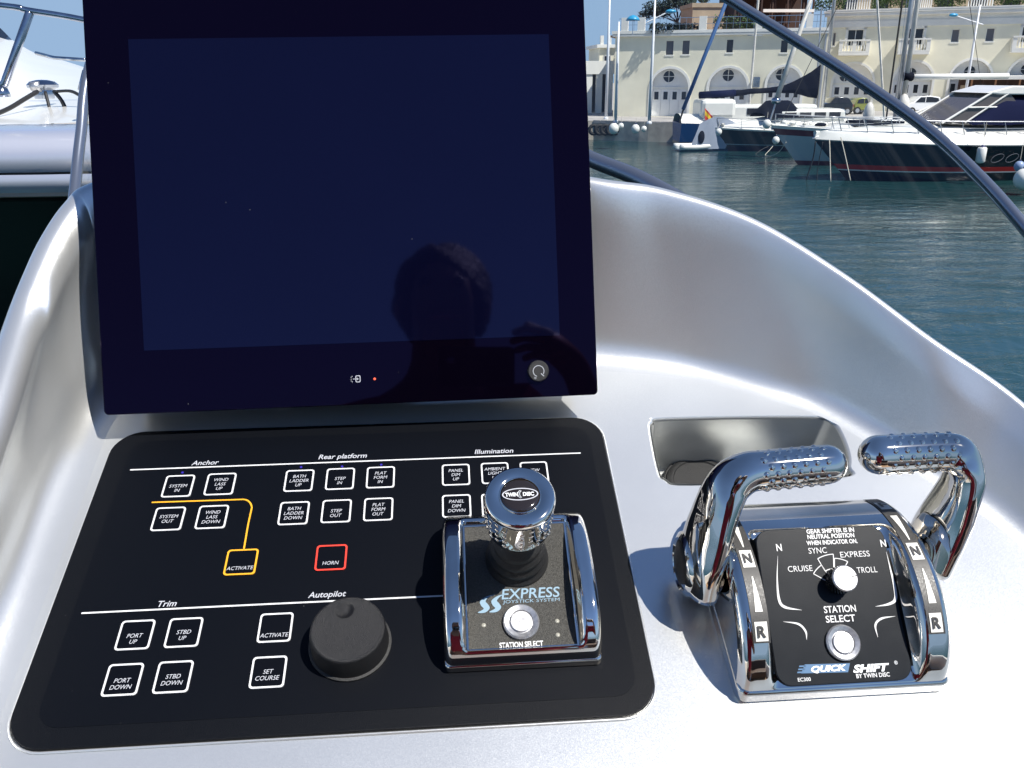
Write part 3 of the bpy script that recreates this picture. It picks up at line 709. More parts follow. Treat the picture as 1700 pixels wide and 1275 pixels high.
# frame with x along u
xx = (Vector((1,0,0))-axn*axn.x).normalized(); yy_ = axn.cross(xx)
HM = Matrix(((xx.x,yy_.x,axn.x,jb.x),(xx.y,yy_.y,axn.y,jb.y),(xx.z,yy_.z,axn.z,.0255),(0,0,0,1))); HL = ax.length
bt = [(.0225,-.003),(.0232,.001),(.0226,.004),(.0200,.0055),(.0205,.007),(.0212,.009),(.0210,.012),(.0186,.0140),(.0190,.0155),(.0197,.0175),(.0194,.0205),(.0172,.0225),(.0172,.0245),(.0178,.0265),(.0172,.0295),(.0150,.032),(.0130,.035),(.012,.05)]
MB().lathe(bt,40).xf(HM).build('rubber_boot', RUBBER, joy, smooth=True)
z0 = HL-.037
hd = MB().lathe([(.0120,z0+.001),(.0200,z0),(.0218,z0+.0012),(.0225,z0+.004),(.0229,z0+.016),(.0231,z0+.026),(.0233,z0+.0315),(.0234,z0+.0345),(.0226,z0+.0362),(.0215,z0+.037),(.0138,z0+.0373),(.0132,z0+.0366)],64).xf(HM).build('joystick_head', CHROME, joy, smooth=True)
st = MB()
for k in range(24):
    t = 2*math.pi*k/24
    for q in range(4):
        if k%6 == 5: continue
        zz = z0+.0060+q*.0062+(.0030 if k%2 else 0); rr = .0225+.0006*(zz-z0)/.03
        st.ball(((rr-.0020)*math.cos(t),(rr-.0020)*math.sin(t),zz),.0028,10,8,1,1,.9)
st.xf(HM).build('head_studs', CHROME, hd, smooth=True)
bd = MB().lathe([(.0130,z0+.0362),(.0130,z0+.0372),(.0105,z0+.0380),(.006,z0+.0385),(0,z0+.0386)],48).xf(HM).build('badge', BADGE, hd, smooth=True)
g = MB(); g.tube([(.0133*math.cos(2*math.pi*k/48),.0133*math.sin(2*math.pi*k/48),z0+.0374) for k in range(49)],.0005,6,caps=False,ref=(0,0,1)); g.xf(HM).build('badge_rim', CHROME, bd, smooth=True)
def badge_m(x,y,off=.0): return HM@Matrix.Translation((x,y,z0+.0388+off))
rr_ = MB(); el = [(.0118*math.cos(2*math.pi*k/40),.0047*math.sin(2*math.pi*k/40)) for k in range(40)]; ei = [(.0110*math.cos(2*math.pi*k/40),.0040*math.sin(2*math.pi*k/40)) for k in range(40)]
ring(rr_,el,ei,-.0003,.0001); rr_.xf(badge_m(0,0)).build('emblem_oval', GPRINT, bd)
text('TWIN',(0,0,0),.004,QW,bd,bold=.04,width=.0082,height=.0030,mtx=badge_m(-.0056,0)); text('DISC',(0,0,0),.004,QW,bd,bold=.04,width=.0072,height=.0030,mtx=badge_m(.0054,0))
for i,rx in enumerate((.0026,.0018)):
    g = MB(); pl = [(.0010-rx*math.sin(t)+.0004*i, .0030*math.cos(t)*(1-.15*i),0) for t in [math.pi*(.08+.84*k/14) for k in range(15)]]
    g.tube(pl,.0002,4); g.xf(badge_m(0,0)).build('emblem_arc', QW, bd)

# ------------------------------------------------------------------ display
SX = Vector((.997,-.0405,.070)).normalized(); SU = Vector((-.038,-1,-.030)); SU = (SU-SX*SU.dot(SX)).normalized(); SN = SX.cross(SU)
if SN.z > 0: SN = -SN
SO = Vector(((580-850)/F,(670-637.5)/F,1))*.730
def scr(px,py,off=0.):                             # pixel -> display-plane coords
    d = Vector(((px-850)/F,(py-637.5)/F,1)); P = d*((SO+SN*off).dot(SN)/d.dot(SN))-SO; return P.dot(SX), P.dot(SU)
wx, wu, wn = cd(SX), cd(SU), cd(SN)
disp = empty('marine_display', (0,0,0), (0,0,0), 'large dark glossy navigation display switched off above the switch panel', 'display')
disp.matrix_world = Matrix(((wx.x,wu.x,wn.x,cw(SO).x),(wx.y,wu.y,wn.y,cw(SO).y),(wx.z,wu.z,wn.z,cw(SO).z),(0,0,0,1)))
a = scr(170,690); b_ = scr(992,655); c = scr(139,0); d_ = scr(970,0)
X0, X1, Y0 = (a[0]+c[0])/2, (b_[0]+d_[0])/2, (a[1]+b_[1])/2
Y1 = c[1]+.012
print('display', X0,X1,Y0,Y1,a,b_,c,d_)
MB().prism(rrect(X0,X1,Y0,Y1,.004,5),-.006,0).build('glass_front', GLASSB, disp, bevel=.0006)
MB().prism(rrect(X0+.012,X1-.012,Y0+.012,Y1-.012,.008,5),-.045,-.006).build('display_housing', RUBBER, disp, bevel=.003)
q0 = scr(237,583); q1 = scr(912,60); q2 = scr(928,556); q3 = scr(215,62)
lx0,lx1,ly0,ly1 = (q0[0]+q3[0])/2,(q1[0]+q2[0])/2,(q0[1]+q2[1])/2,(q1[1]+q3[1])/2
MB().prism([(lx0,ly0),(lx1,ly0),(lx1,ly1),(lx0,ly1)],-.001,.0003).build('screen_area', LCD, disp)
MB().box(-.09,.05,Y0+.07,Y1-.1,-.10,-.04).build('mounting_bracket', STEEL, disp, bevel=.01)
e = scr(894,616,.003); pb = MB().lathe([(.0092,-.001),(.0092,.0022),(.0084,.0030),(0,.0032)],36).build('power_button', KNOBM, disp, smooth=True, angle=30); pb.location = (e[0],e[1],.0003)
g = MB()
n_ = 26; L_ = []; R_ = []
for k in range(n_+1):
    t = math.radians(-35+285*k/n_ - 0); r1_, r2_ = .0050,.0044
    L_.append(Vector((r1_*math.cos(t+.0),r1_*math.sin(t),.0034))); R_.append(Vector((r2_*math.cos(t),r2_*math.sin(t),.0034)))
g.grid([L_,R_]); g.add([(.0018,-.0024,.0034),(.0023,-.0019,.0034),(.0048,-.0043,.0034),(.0043,-.0048,.0034)],[(0,1,2,3)])
g.build('power_symbol', GPRINT, pb)
text('*',(-.0030,-.0058,.0031),.005,GPRINT,pb,name='star_symbol')
e = scr(592,629); ic = MB()
ring(ic, rrect(-.0009,.0034,-.0030,.0030,.0012,4), rrect(-.0002,.0027,-.0023,.0023,.0008,4), 0,.0002)
ic.box(-.0030,.0008,-.00028,.00028,0,.0002); ic.add([(.0004,-.0012,.0003),(.0018,0,.0003),(.0004,.0012,.0003)],[(0,1,2)])
for dx,dy in ((-.0045,.0016),(-.0045,-.0016),(-.0045,0),(-.0036,.0022),(-.0036,-.0024)): ic.box(dx-.0003,dx+.0003,dy-.0003,dy+.0003,0,.0002)
icn = ic.build('input_symbol', GPRINT, disp); icn.location = (e[0],e[1],.0004)
e = scr(622,629); ld = MB().lathe([(.0011,0),(.0009,.0004),(0,.0005)],12).build('standby_light', mat('red_led',(.5,.05,.03),.3,emit=(1,.15,.08,.8)), disp); ld.location = (e[0],e[1],.0003)

# ------------------------------------------------------------------ windscreen
wsn = empty('windscreen', (0,0,0), label='clear curved acrylic windscreen in a dark tubular frame round the helm', cat='windscreen')
def cp_(px,py,z): return cw(Vector(((px-850)/F,(py-637.5)/F,1))*z)
top = catmull([cp_(*p) for p in ((108,470,.93),(124,318,1.02),(134,225,1.06),(152,100,1.10),(230,-120,1.2),(450,-300,1.35),(800,-300,1.45),(1080,-90,1.45),(1212,-3,1.40),(1400,114,1.28),(1535,208,1.18),(1620,285,1.10),(1700,374,1.03),(1860,570,.93),(2050,900,.80))],8)
bas = catmull([cp_(*p) for p in ((100,560,.90),(118,420,.98),(140,345,1.05),(200,330,1.12),(300,280,1.2),(500,215,1.28),(750,205,1.3),(900,228,1.22),(985,266,1.14),(1060,296,1.08),(1150,345,1.02),(1300,430,.96),(1450,540,.92),(1650,690,.88),(1900,960,.80))],8)
MB().tube(top,.0068,10).build('frame_tube', TUBE, wsn, smooth=True)
MB().tube([p+Vector((0,0,-.0095)) for p in top],.0022,6).build('frame_gasket', STEEL, wsn, smooth=True)
MB().tube(bas,.0110,10).build('base_tube', TUBE, wsn, smooth=True)
rws = [[p.lerp(q,t)+Vector((0,1,0))*.05*math.sin(math.pi*t) for p,q in zip(bas,top)] for t in [i/8 for i in range(9)]]
MB().grid(rws).build('acrylic_pane', ACRYL, wsn, smooth=True)

# ------------------------------------------------------------------ own boat deck (behind and under the console)
own = empty('own_flybridge', (0,0,3.30), label='teak flybridge deck under the helm console with white coaming', cat='yacht deck', kind='structure')
for i in range(26):
    g = MB().box(-1.55+i*.12+.002,-1.55+(i+1)*.12-.002,-3.6,-.25,-.02,.012); g.build('plank', TEAK, own)
MB().box(-1.7,1.7,-3.7,-.2,-.12,-.021).build('deck_base', GEL, own)
MB().box(-1.75,-1.6,-3.7,-.3,-.1,.75).build('side_coaming', GEL, own, bevel=.03)
MB().box(1.6,1.75,-3.7,-.3,-.1,.75).build('side_coaming', GEL, own, bevel=.03)
UPH = mat('brown_upholstery',(.07,.045,.035),.6,noise=.2,nscale=8)
MB().box(-1.2,1.2,-2.2,-1.5,.012,.50).build('bench_seat', UPH, own, bevel=.05)
MB().box(-1.2,1.2,-2.35,-2.15,.012,1.05).build('bench_backrest', UPH, own, bevel=.05)
MB().box(-.36,.30,.02,.62,.0,.98).build('helm_pedestal', GEL, own, bevel=.04)
mb = MB(); mb.prism([(-2.2,-9),(2.2,-9),(2.2,-.4),(1.0,.1),(-1.0,.1),(-2.2,-.4)],-3.6,-.13); mb.build('hull', GEL, own, bevel=.1)

# ================================================================== the harbour
class Facade:
    def __init__(s, pxa, Ya, pxb, Yb, z0=1.5):
        s.a = at_dist(pxa,180,Ya); s.a.z = z0; s.b = at_dist(pxb,180,Yb); s.b.z = z0
        d = s.b-s.a; s.L = d.length; s.d = d.normalized(); s.n = Vector((s.d.y,-s.d.x,0)); s.rz = math.atan2(s.d.y,s.d.x)
    def loc(s, px, py, off=0.):                    # off > 0: towards the viewer
        o = s.a+s.n*off; r_ = ray(px,py); P = EYE+r_*((o-EYE).dot(s.n)/r_.dot(s.n)); q = P-s.a
        return q.dot(s.d), q.z
# local frame of a facade: x along it, y into the building, z up
def archloop(xc, hw, ztop, z0, n=14):
    zc = ztop-hw; return [(xc-hw,z0)]+[(xc-hw*math.cos(math.pi*i/n), zc+hw*math.sin(math.pi*i/n)) for i in range(n+1)]+[(xc+hw,z0)]
def rectl(x0,x1,z0,z1): return [(x0,z0),(x1,z0),(x1,z1),(x0,z1)]
XZ = Matrix.Rotation(math.pi/2,4,'X')              # xy outline -> xz, thickness along y
def wall_with_holes(name, outline, holes, th, m, parent, y0=0.):
    me = fill2d([outline]+holes, th/2); me.transform(Matrix.Translation((0,y0+th/2,0))@XZ); return link(name, me, m, parent)
def window(parent, x0,x1,z0,z1, depth=.22, frame=WHITED, glass=DARKG, sill=True, mull=1):
    g = MB(); f = .05
    for a_,b_,c_,d_ in ((x0,x0+f,z0,z1),(x1-f,x1,z0,z1),(x0,x1,z0,z0+f),(x0,x1,z1-f,z1)): g.box(a_,b_,depth-.06,depth,c_,d_)
    for k in range(mull): xm = x0+(x1-x0)*(k+1)/(mull+1); g.box(xm-.03,xm+.03,depth-.05,depth-.01,z0,z1)
    w_ = g.build('window', frame, parent); MB().box(x0,x1,depth-.01,depth+.01,z0,z1).build('pane', glass, w_)
    if sill: MB().box(x0-.08,x1+.08,-.035,.15,z0-.12,z0-.01).build('sill', WHITEP, w_)
    return w_
def arch_door(parent, xc, hw, ztop, depth, oc, doors=True, mould=True):
    if mould:
        o_ = archloop(xc,hw+.22,ztop+.22,0); i_ = archloop(xc,hw,ztop,0); rws = [[Vector((x,-.06,z)) for x,z in o_],[Vector((x,-.06,z)) for x,z in i_],[Vector((x,.02,z)) for x,z in i_]]
        rws.insert(0,[Vector((x,.01,z)) for x,z in o_]); MB().grid(rws).build('arch_moulding', WHITEP, parent)
    # soffit lining
    lo = archloop(xc,hw-.004,ztop-.004,0); MB().grid([[Vector((x,.0,z)) for x,z in lo],[Vector((x,depth,z)) for x,z in lo]]).build('arch_reveal', WHITEP, parent)
    r_ = .52; ol = [(xc+oc[0]+r_*math.cos(2*math.pi*k/20), oc[1]+r_*math.sin(2*math.pi*k/20)) for k in range(20)]
    bk = wall_with_holes('arch_infill', archloop(xc,hw,ztop,0), [ol], .1, WHITED, parent, depth)
    g = MB(); g.prism([(x,z) for x,z in ol],-.03,.0); g.xf(Matrix.Translation((0,depth+.08,0))@XZ); oc_ = g.build('round_window', DARKG, bk)
    g = MB()
    for k in range(2):
        a_ = k*math.pi/2; dx,dz = math.cos(a_)*r_, math.sin(a_)*r_
        g.tube([(xc+oc[0]-dx,depth+.03,oc[1]-dz),(xc+oc[0]+dx,depth+.03,oc[1]+dz)],.03,4)
    g.tube([(xc+oc[0]+r_*math.cos(2*math.pi*k/20),depth-.01,oc[1]+r_*math.sin(2*math.pi*k/20)) for k in range(21)],.05,5)
    g.build('round_window_bars', WHITED, bk)
    dh = ztop-hw*1.05
    MB().box(xc-hw,xc+hw,depth-.08,depth,dh,dh+.16).build('door_lintel', WHITEP, parent)
    if doors:
        n = 4; wd = 2*hw/n
        for k in range(n):
            x0 = xc-hw+k*wd
            d = MB().box(x0+.02,x0+wd-.02,depth-.05,depth-.005,.05,dh-.02).build('door', WHITED, parent, bevel=.01)
            MB().box(x0+wd*.27,x0+wd*.73,depth-.07,depth-.045,dh*.62,dh*.90).build('pane', DARKG, d)

# ground: quay and street
qa = [at_z(900,232,0),at_z(985,232,0),at_z(1060,235,0),at_z(1075,235.5,0),at_z(1135,237,0)]
quay_l = [(p.x,p.y) for p in qa]
qp = [(-60,qa[0].y+1)]+quay_l+[(30,66.5),(80,63),(160,60),(160,400),(-200,400),(-200,64)]
mb = MB(); mb.prism(qp,-2,1.46); tag(mb.build('quay', QUAY), kind='structure', label='weathered concrete quay wall beyond the water')
mb = MB(); mb.prism(qp,1.461,1.50); tag(mb.build('street', QUAYTOP), kind='structure', label='grey paved quayside street in front of the cream building')
lx = qa[1].x
for k in range(12):                                # stone coping pieces
    t0 = k/12; p = qa[1].lerp(qa[4],t0); q = qa[1].lerp(qa[4],(k+1)/12-.006)
    d = (q-p).normalized(); n = Vector((d.y,-d.x,0))
    g = MB(); g.add([p+n*.08+Vector((0,0,z)) for z in (1.32,1.54)]+[q+n*.08+Vector((0,0,z)) for z in (1.32,1.54)]+[q-n*.7+Vector((0,0,z)) for z in (1.32,1.54)]+[p-n*.7+Vector((0,0,z)) for z in (1.32,1.54)],
        [(0,2,3,1),(2,4,5,3),(4,6,7,5),(6,0,1,7),(1,3,5,7),(0,6,4,2)])
    if k == 0: coping = tag(empty('quay_coping', (0,0,0)), 'pale coping stones along the quay edge left of the blue boat', 'quay edge', kind='structure')
    g.build('stone', QUAYTOP, coping)

# ---- left wing of the harbour building
FL = Facade(1018,79,1362,73)
bl = empty('harbour_building', FL.a, (0,0,FL.rz), 'two storey cream harbour building with white arches and a roof terrace', 'building')
H = FL.loc(1180,58)[1]; LL = FL.L
holes = []; arches = []
for px0,px1,pyt,ocx,ocy in ((1080,1141,114,1109,127),(1175,1238,113,1208.5,125),(1271,1327,111,1298,124)):
    a0 = FL.loc(px0,170)[0]; a1 = FL.loc(px1,170)[0]; zt = FL.loc((px0+px1)/2,pyt)[1]; xc=(a0+a1)/2; hw=(a1-a0)/2
    o = FL.loc(ocx,ocy); holes.append([(x,max(z,.0)+ (0.0 if z>0 else .0)) for x,z in archloop(xc,hw,zt,.02)]); arches.append((xc,hw,zt,o[0]-xc,o[1]))
wins = []
for px,py0,py1,wd in ((1112.5,68,91,12),(1139.5,67.5,90,11.5),(1212.5,66,87,10.5),(1303,67,87,11)):
    x,z1 = FL.loc(px,py0); _,z0 = FL.loc(px,py1); hw = (FL.loc(px+wd/2,80)[0]-FL.loc(px-wd/2,80)[0])/2; wins.append((x-hw,x+hw,z0,z1)); holes.append(rectl(x-hw,x+hw,z0,z1))
wall_with_holes('wall', rectl(0,LL,-.02,H), holes, .35, CREAM, bl)
for xc,hw,zt,ox,oz in arches: arch_door(bl, xc,hw,zt,.75,(ox,oz))
for i,(x0,x1,z0,z1) in enumerate(wins): window(bl,x0,x1,z0,z1,.2,frame=SHUT if i<2 else DARKG,glass=SHUT if i<2 else DARKG,mull=1)
MB().box(0,LL,.85,13,0,H-.02).build('rear_mass', CREAM, bl)
MB().box(-.25,LL+.1,-.28,.0,H-.05,H+.18).build('cornice', WHITEP, bl, bevel=.06)
MB().box(-.28,LL+.1,-.31,.30,H+.18,H+.42).build('parapet', WHITEP, bl)
MB().box(-.5,LL,.3,13,H-.05,H+.10).build('terrace_floor', TERRA, bl)
PZ = H+.42
for px,wd in ((1036.5,10),(1064,11),(1166,11),(1259.5,9.5),(1343,9)):
    x = FL.loc(px,50,.3)[0]; hw = wd*.0275; MB().box(x-hw,x+hw,-.28,.22,PZ,PZ+1.05).build('parapet_pier', WHITEP, bl)
g = MB(); x = .5
while x < LL-.3:
    g.box(x-.012,x+.012,-.24,-.21,PZ,PZ+.95); x += .55
g.box(.3,LL-.1,-.25,-.20,PZ+.93,PZ+.98); g.box(.3,LL-.1,-.24,-.21,PZ+.45,PZ+.48); g.build('terrace_railing', STEEL, bl)
MB().box(LL-.25,LL-.12,-.14,-.02,0,H).build('drain_pipe', SPAR, bl)
x,z = FL.loc(1256,135); MB().box(x-.28,x+.28,-.35,-.02,z-.5,z+.35).build('lantern', STEEL, bl, bevel=.05)
# side return running back from the left corner
g = MB().box(-.02,.0,.0,.01,0,.01)
MB().box(.0,.2,.36,13,0,H-.02).build('side_wall', CREAM, bl)
# annex at the left with a balcony on pillars
pa = at_dist(968,180,86); pa.z = 1.5
an = empty('harbour_annex', pa, label='shaded low annex with white balcony slab on square pillars left of building', cat='building')
Lx = at_dist(1020,180,86).x-pa.x
def aloc(px,py,Y=86): p = at_dist(px,py,Y); return p.x-pa.x, p.z-1.5
zs0 = aloc(1000,123)[1]; zs1 = aloc(1000,115)[1]; zr = aloc(1000,101)[1]; zt = aloc(1010,78)[1]
MB().box(0,Lx,-.2,5,zs0,zs1).build('balcony_slab', WHITEP, an)
MB().box(0,Lx,-.2,.0,zs1,zr).build('balcony_parapet', WHITEP, an)
for px in (978,994.5,1012):
    x = aloc(px,150)[0]; MB().box(x-.28,x+.28,-.1,.45,0,zs0).build('pillar', WHITEP, an)
MB().box(0,Lx,3.5,3.8,0,zs0).build('rear_wall', DARKG, an)
x0 = aloc(1003,80)[0]; MB().box(x0,Lx+.6,2.5,9,zs1,zt).build('upper_wall', CREAM, an)
MB().box(x0-.3,Lx+.6,2.2,9,zt,zt+.3).build('cornice', WHITEP, an)
for k in range(4):
    x = x0+.2+k*.75; MB().box(x-.16,x+.16,2.3,2.7,zt+.3,zt+1.1).build('parapet_pier', WHITEP, an)
x = aloc(1016.5,80)[0]; window(an,x-.35,x+.35,zt-2.2,zt-.7,2.49)

# ---- right wing
FR = Facade(1361,88,1760,79.5)
br = empty('harbour_building', FR.a, (0,0,FR.rz), 'taller cream harbour wing with balustraded balconies and a deep white cornice', 'building')
H2 = FR.loc(1530,43)[1]; HB = FR.loc(1530,15)[1]; L2 = FR.L
holes = []; arches = []
for pc,hwp,pyt,ox,oy in ((1414,33,106,1393,127),(1513,32,103,1511,115.5),(1608,34,99.5,1610,113),(1703,34,96,1704,110)):
    xc = FR.loc(pc,150)[0]; hw = (FR.loc(pc+hwp,150)[0]-FR.loc(pc-hwp,150)[0])/2; zt = FR.loc(pc,pyt)[1]
    o = FR.loc(ox,oy,-.9); holes.append(archloop(xc,hw,zt,.02)); arches.append((xc,hw,zt,(o[0]-xc)*.6,min(o[1],zt-1.0)))
wl = []; bw = []
for px,py0,py1,wd,kind in ((1386,54,76,5,0),(1588,48.5,70,13,0),(1646,46.5,68.5,14,0),(1421.5,49,76,26,1),(1521,47,74,27,1),(1712,44,70,26,1)):
    x,z1 = FR.loc(px,py0); _,z0 = FR.loc(px,py1); hw = (FR.loc(px+wd/2,60)[0]-FR.loc(px-wd/2,60)[0])/2
    holes.append(rectl(x-hw,x+hw,z0,z1)); (bw if kind else wl).append((x,hw,z0,z1))
wall_with_holes('wall', rectl(0,L2,-.02,H2), holes, .4, CREAM, br)
for xc,hw,zt,ox,oz in arches: arch_door(br, xc,hw,zt,1.0,(ox,oz))
for x,hw,z0,z1 in wl: window(br,x-hw,x+hw,z0,z1,.25,glass=SHUT,mull=0)
for x,hw,z0,z1 in bw:
    window(br,x-hw,x+hw,z0,z1,.25,sill=False,mull=1)
    g = MB()
    for a_,b_,c_,d_ in ((x-hw-.22,x-hw,z0,z1+.2),(x+hw,x+hw+.22,z0,z1+.2),(x-hw-.22,x+hw+.22,z1,z1+.24)): g.box(a_,b_,-.05,.01,c_,d_)
    g.build('window_surround', WHITEP, br)
    bx0,bx1 = x-1.40,x+1.40; zb = z0-.62
    b_ = MB().box(bx0,bx1,-.85,.0,zb-.28,zb).build('balcony', WHITEP, br, bevel=.03)
    MB().box(bx0,bx1,-.85,-.65,zb+.0,zb+.12).build('balcony_kerb', WHITEP, b_)
    MB().box(bx0-.03,bx1+.03,-.88,-.62,zb+1.02,zb+1.16).build('balcony_rail', WHITEP, b_)
    for q in (bx0+.18, x, bx1-.18): MB().box(q-.18,q+.18,-.84,-.66,zb+.12,zb+1.02).build('balcony_pier', WHITEP, b_)
    for s0,s1 in ((bx0+.36,x-.18),(x+.18,bx1-.36)):
        for k in range(3):
            q = s0+(s1-s0)*(k+.5)/3
            MB().lathe([(.06,0),(.045,.08),(.095,.3),(.05,.6),(.045,.82),(.07,.9)],8,(q,-.75,zb+.12)).build('baluster', WHITEP, b_, smooth=True)
    for q in (bx0+.06,bx1-.06): MB().box(q-.06,q+.06,-.65,.0,zb+.0,zb+1.1).build('balcony_side', WHITEP, b_)
MB().box(0,L2,1.12,12,0,H2).build('rear_mass', CREAM, br)
MB().box(-.05,L2,-.10,.4,H2,H2+.55).build('frieze', WHITEP, br)
MB().box(-.05,L2,.0,.4,H2+.55,HB-.5).build('fascia', WHITEP, br)
MB().box(-.5,L2,-.40,.4,HB-.5,HB-.18).build('cornice', WHITEP, br, bevel=.06)
MB().box(-.6,L2,-.48,.4,HB-.18,HB).build('cornice_cap', TERRA if False else WHITEP, br)
MB().box(-.3,L2,-.5,12,HB,HB+.1).build('roof_terrace', WHITEP, br)
MB().box(-.25,-.0,-.0,12,0,HB-.5).build('side_wall', CREAM, br)
for px0,px1 in ((1405,1446),(1513,1548),(1606,1650)):
    a0 = FR.loc(px0,5,-.3)[0]; a1 = FR.loc(px1,5,-.3)[0]
    g = MB(); n = 10
    for k in range(n): q = a0+(a1-a0)*(k+.5)/n; g.box(q-.05,q+.05,.2,.3,HB+.1,HB+1.05)
    g.box(a0,a1,.15,.35,HB+1.05,HB+1.17); g.build('roof_balustrade', WHITEP, br)
for px in (1612,1700): pass
x,z = FR.loc(1655,135)
# dark shopfront under the far right
g = MB()
x0 = FR.loc(1560,140)[0]
cf = empty('cafe_front', FR.a+FR.d*FR.loc(1588,150)[0]+FR.n*1.4, (0,0,FR.rz), 'brown cafe front with a dark awning behind the motor yacht cabin', 'cafe')
CL = FR.loc(1745,150)[0]-FR.loc(1588,150)[0]; ch2 = FR.loc(1640,132)[1]
MB().box(0,CL,-.5,1.2,ch2,ch2+.35).build('awning', WHITEP, cf, bevel=.04)
MB().box(0,CL,.9,1.0,0,ch2).build('rear_panel', AWN, cf)
for k in range(9): x = k*CL/8; MB().box(x-.07,x+.07,-.3,-.16,0,ch2).build('post', TERRA if k%2 else AWN, cf)
for k in range(8): x = (k+.5)*CL/8; MB().box(x-.35,x+.35,.8,.88,.9,ch2-.5).build('window', DARKG if k%3 else STONE, cf)
# ---- restaurant terrace, tower, plants behind the left wing
def local_h(p): return p
tw0 = at_dist(1148,50,80); tw1 = at_dist(1204,5,80)
tower = empty('stone_block', (tw0.x,80,FL.a.z), label='plain tan stone block rising behind the roof terrace', cat='building')
hh = tw1.z-1.5
MB().box(0,tw1.x-tw0.x,0,4,0,hh-.35).build('wall', STONE, tower)
MB().box(-.1,tw1.x-tw0.x+.1,-.1,4.1,hh-.35,hh).build('coping', STONE, tower)
r0 = at_dist(1206,50,81.5); r1 = at_dist(1352,-30,81.5)
rest = empty('terrace_pergola', (r0.x,81.5,1.5), label='dark brown restaurant pergola on the terrace', cat='pergola')
RL = r1.x-r0.x; RH = r1.z-1.5; zb = H+.1
MB().box(0,RL,2.5,2.8,0,RH).build('rear_wall', AWN, rest)
MB().box(-.3,RL,-1.2,2.8,RH-.4,RH).build('roof', AWN, rest)
for k in range(4): x = .4+k*(RL-.6)/3; MB().box(x-.07,x+.07,-.9,-.76,zb,RH-.4).build('post', AWN, rest)
for k in range(5):
    x = .8+k*(RL-.6)/5; g = MB()
    rws = [[Vector((x+.5*i/6, -.6+.06*math.sin(i*1.9), z)) for i in range(7)] for z in (zb+1.0,RH-.5)]
    g.grid(rws).build('curtain', AWN, rest)
MB().box(RL*.35,RL*.95,-1.6,-1.4,zb+1.9,zb+2.15).build('awning_edge', WHITEP, rest)
# foliage
def clump(mb, c, rad, n, s, flat=.6):
    for i in range(n):
        d = Vector((random.gauss(0,1),random.gauss(0,1),random.gauss(0,1))).normalized()*rad*random.random()**.45; d.z *= flat
        p = Vector(c)+d; a_ = Vector((random.uniform(-1,1),random.uniform(-1,1),random.uniform(-.6,.6))).normalized()*s*random.uniform(.6,1.3)
        b_ = a_.cross(Vector((random.uniform(-1,1),random.uniform(-1,1),1))).normalized()*s*random.uniform(.4,.9)
        mb.add([p-a_,p-b_*.6,p+a_,p+b_*.6],[(0,1,2,3)])
def tree(name, label, base, blobs, m, h, tr=.18, group=None, bend=0.):
    t = empty(name, base, label=label, cat='tree', group=group)
    g = MB(); tipx = bend
    g.tube(catmull([(0,0,0),(tipx*.3,0,h*.35),(tipx*.7,0,h*.7),(tipx,0,h)],4),[tr*(1-.6*i/12) for i in range(13)],7)
    for c,rd in blobs: g.tube([(tipx*.6,0,h*.62),((c[0]+tipx*.6)/2,c[1]/2,(c[2]+h*.6)/2+.2),c],[tr*.45,tr*.3,tr*.1],5)
    g.build('trunk', BARK, t, smooth=True)
    g = MB()
    for c,rd in blobs: clump(g,c,rd,int(260*rd*rd)+120,.16,.55)
    g.build('crown', m, t); return t
b_ = at_dist(1127,40,86); bz = H+1.5; b_.z = bz
hpx = 86/F
tree('pine_tree','wide dark umbrella pine standing behind the terrace railing', b_, [((-40*hpx,0,46*hpx),1.25),((-28*hpx,.5,40*hpx),1.1),((-18*hpx,0,50*hpx),1.2),((-52*hpx,0,36*hpx),.8),((8*hpx,0,52*hpx),1.1),((-5*hpx,.6,58*hpx),1.2)], LEAFD, 40*hpx, .17, bend=-.2)
b2 = at_dist(1146,40,88); b2.z = bz
tree('bare_tree','thin sparse tree beside the umbrella pine', b2, [((-8*hpx,0,50*hpx),.5),((12*hpx,0,48*hpx),.6),((-2*hpx,0,60*hpx),.7),((20*hpx,0,60*hpx),.6)], LEAF, 44*hpx, .10, bend=.2)
def shrub(base, w_, d_, h_, label, m=LEAF, name='shrub', n=500, s=.12, cat='shrub', group=None):
    t = empty(name, base, label=label, cat=cat, group=group); g = MB()
    for i in range(n):
        p = Vector((random.uniform(-w_,w_),random.uniform(-d_,d_),h_*random.random()**.7*(1-.25*random.random())))
        a_ = Vector((random.uniform(-1,1),random.uniform(-1,1),random.uniform(-1,1))).normalized()*s*random.uniform(.6,1.3); bb = a_.cross(Vector((random.uniform(-1,1),.3,1))).normalized()*s*.6
        g.add([p-a_,p-bb,p+a_,p+bb],[(0,1,2,3)])
    g.build('foliage', m, t)
    MB().tube([(0,0,0),(0,0,h_*.7)],.05,5).build('stem', BARK, t); return t
for px,wd,hg,lab in ((1108,1.5,.95,'rounded dark shrub behind the railing below the pine'),(1140,1.6,.9,'low dark shrub between the pine trunk and stone block'),(1215,1.6,1.6,'green shrub beside the tan stone block'),(1242,1.5,1.0,'low green shrub in front of the pergola')):
    p = at_dist(px,45,77.5); p.z = 1.5+H+.1; shrub(p,wd,.5,hg,lab,LEAFD if 'dark' in lab else LEAF,n=700)
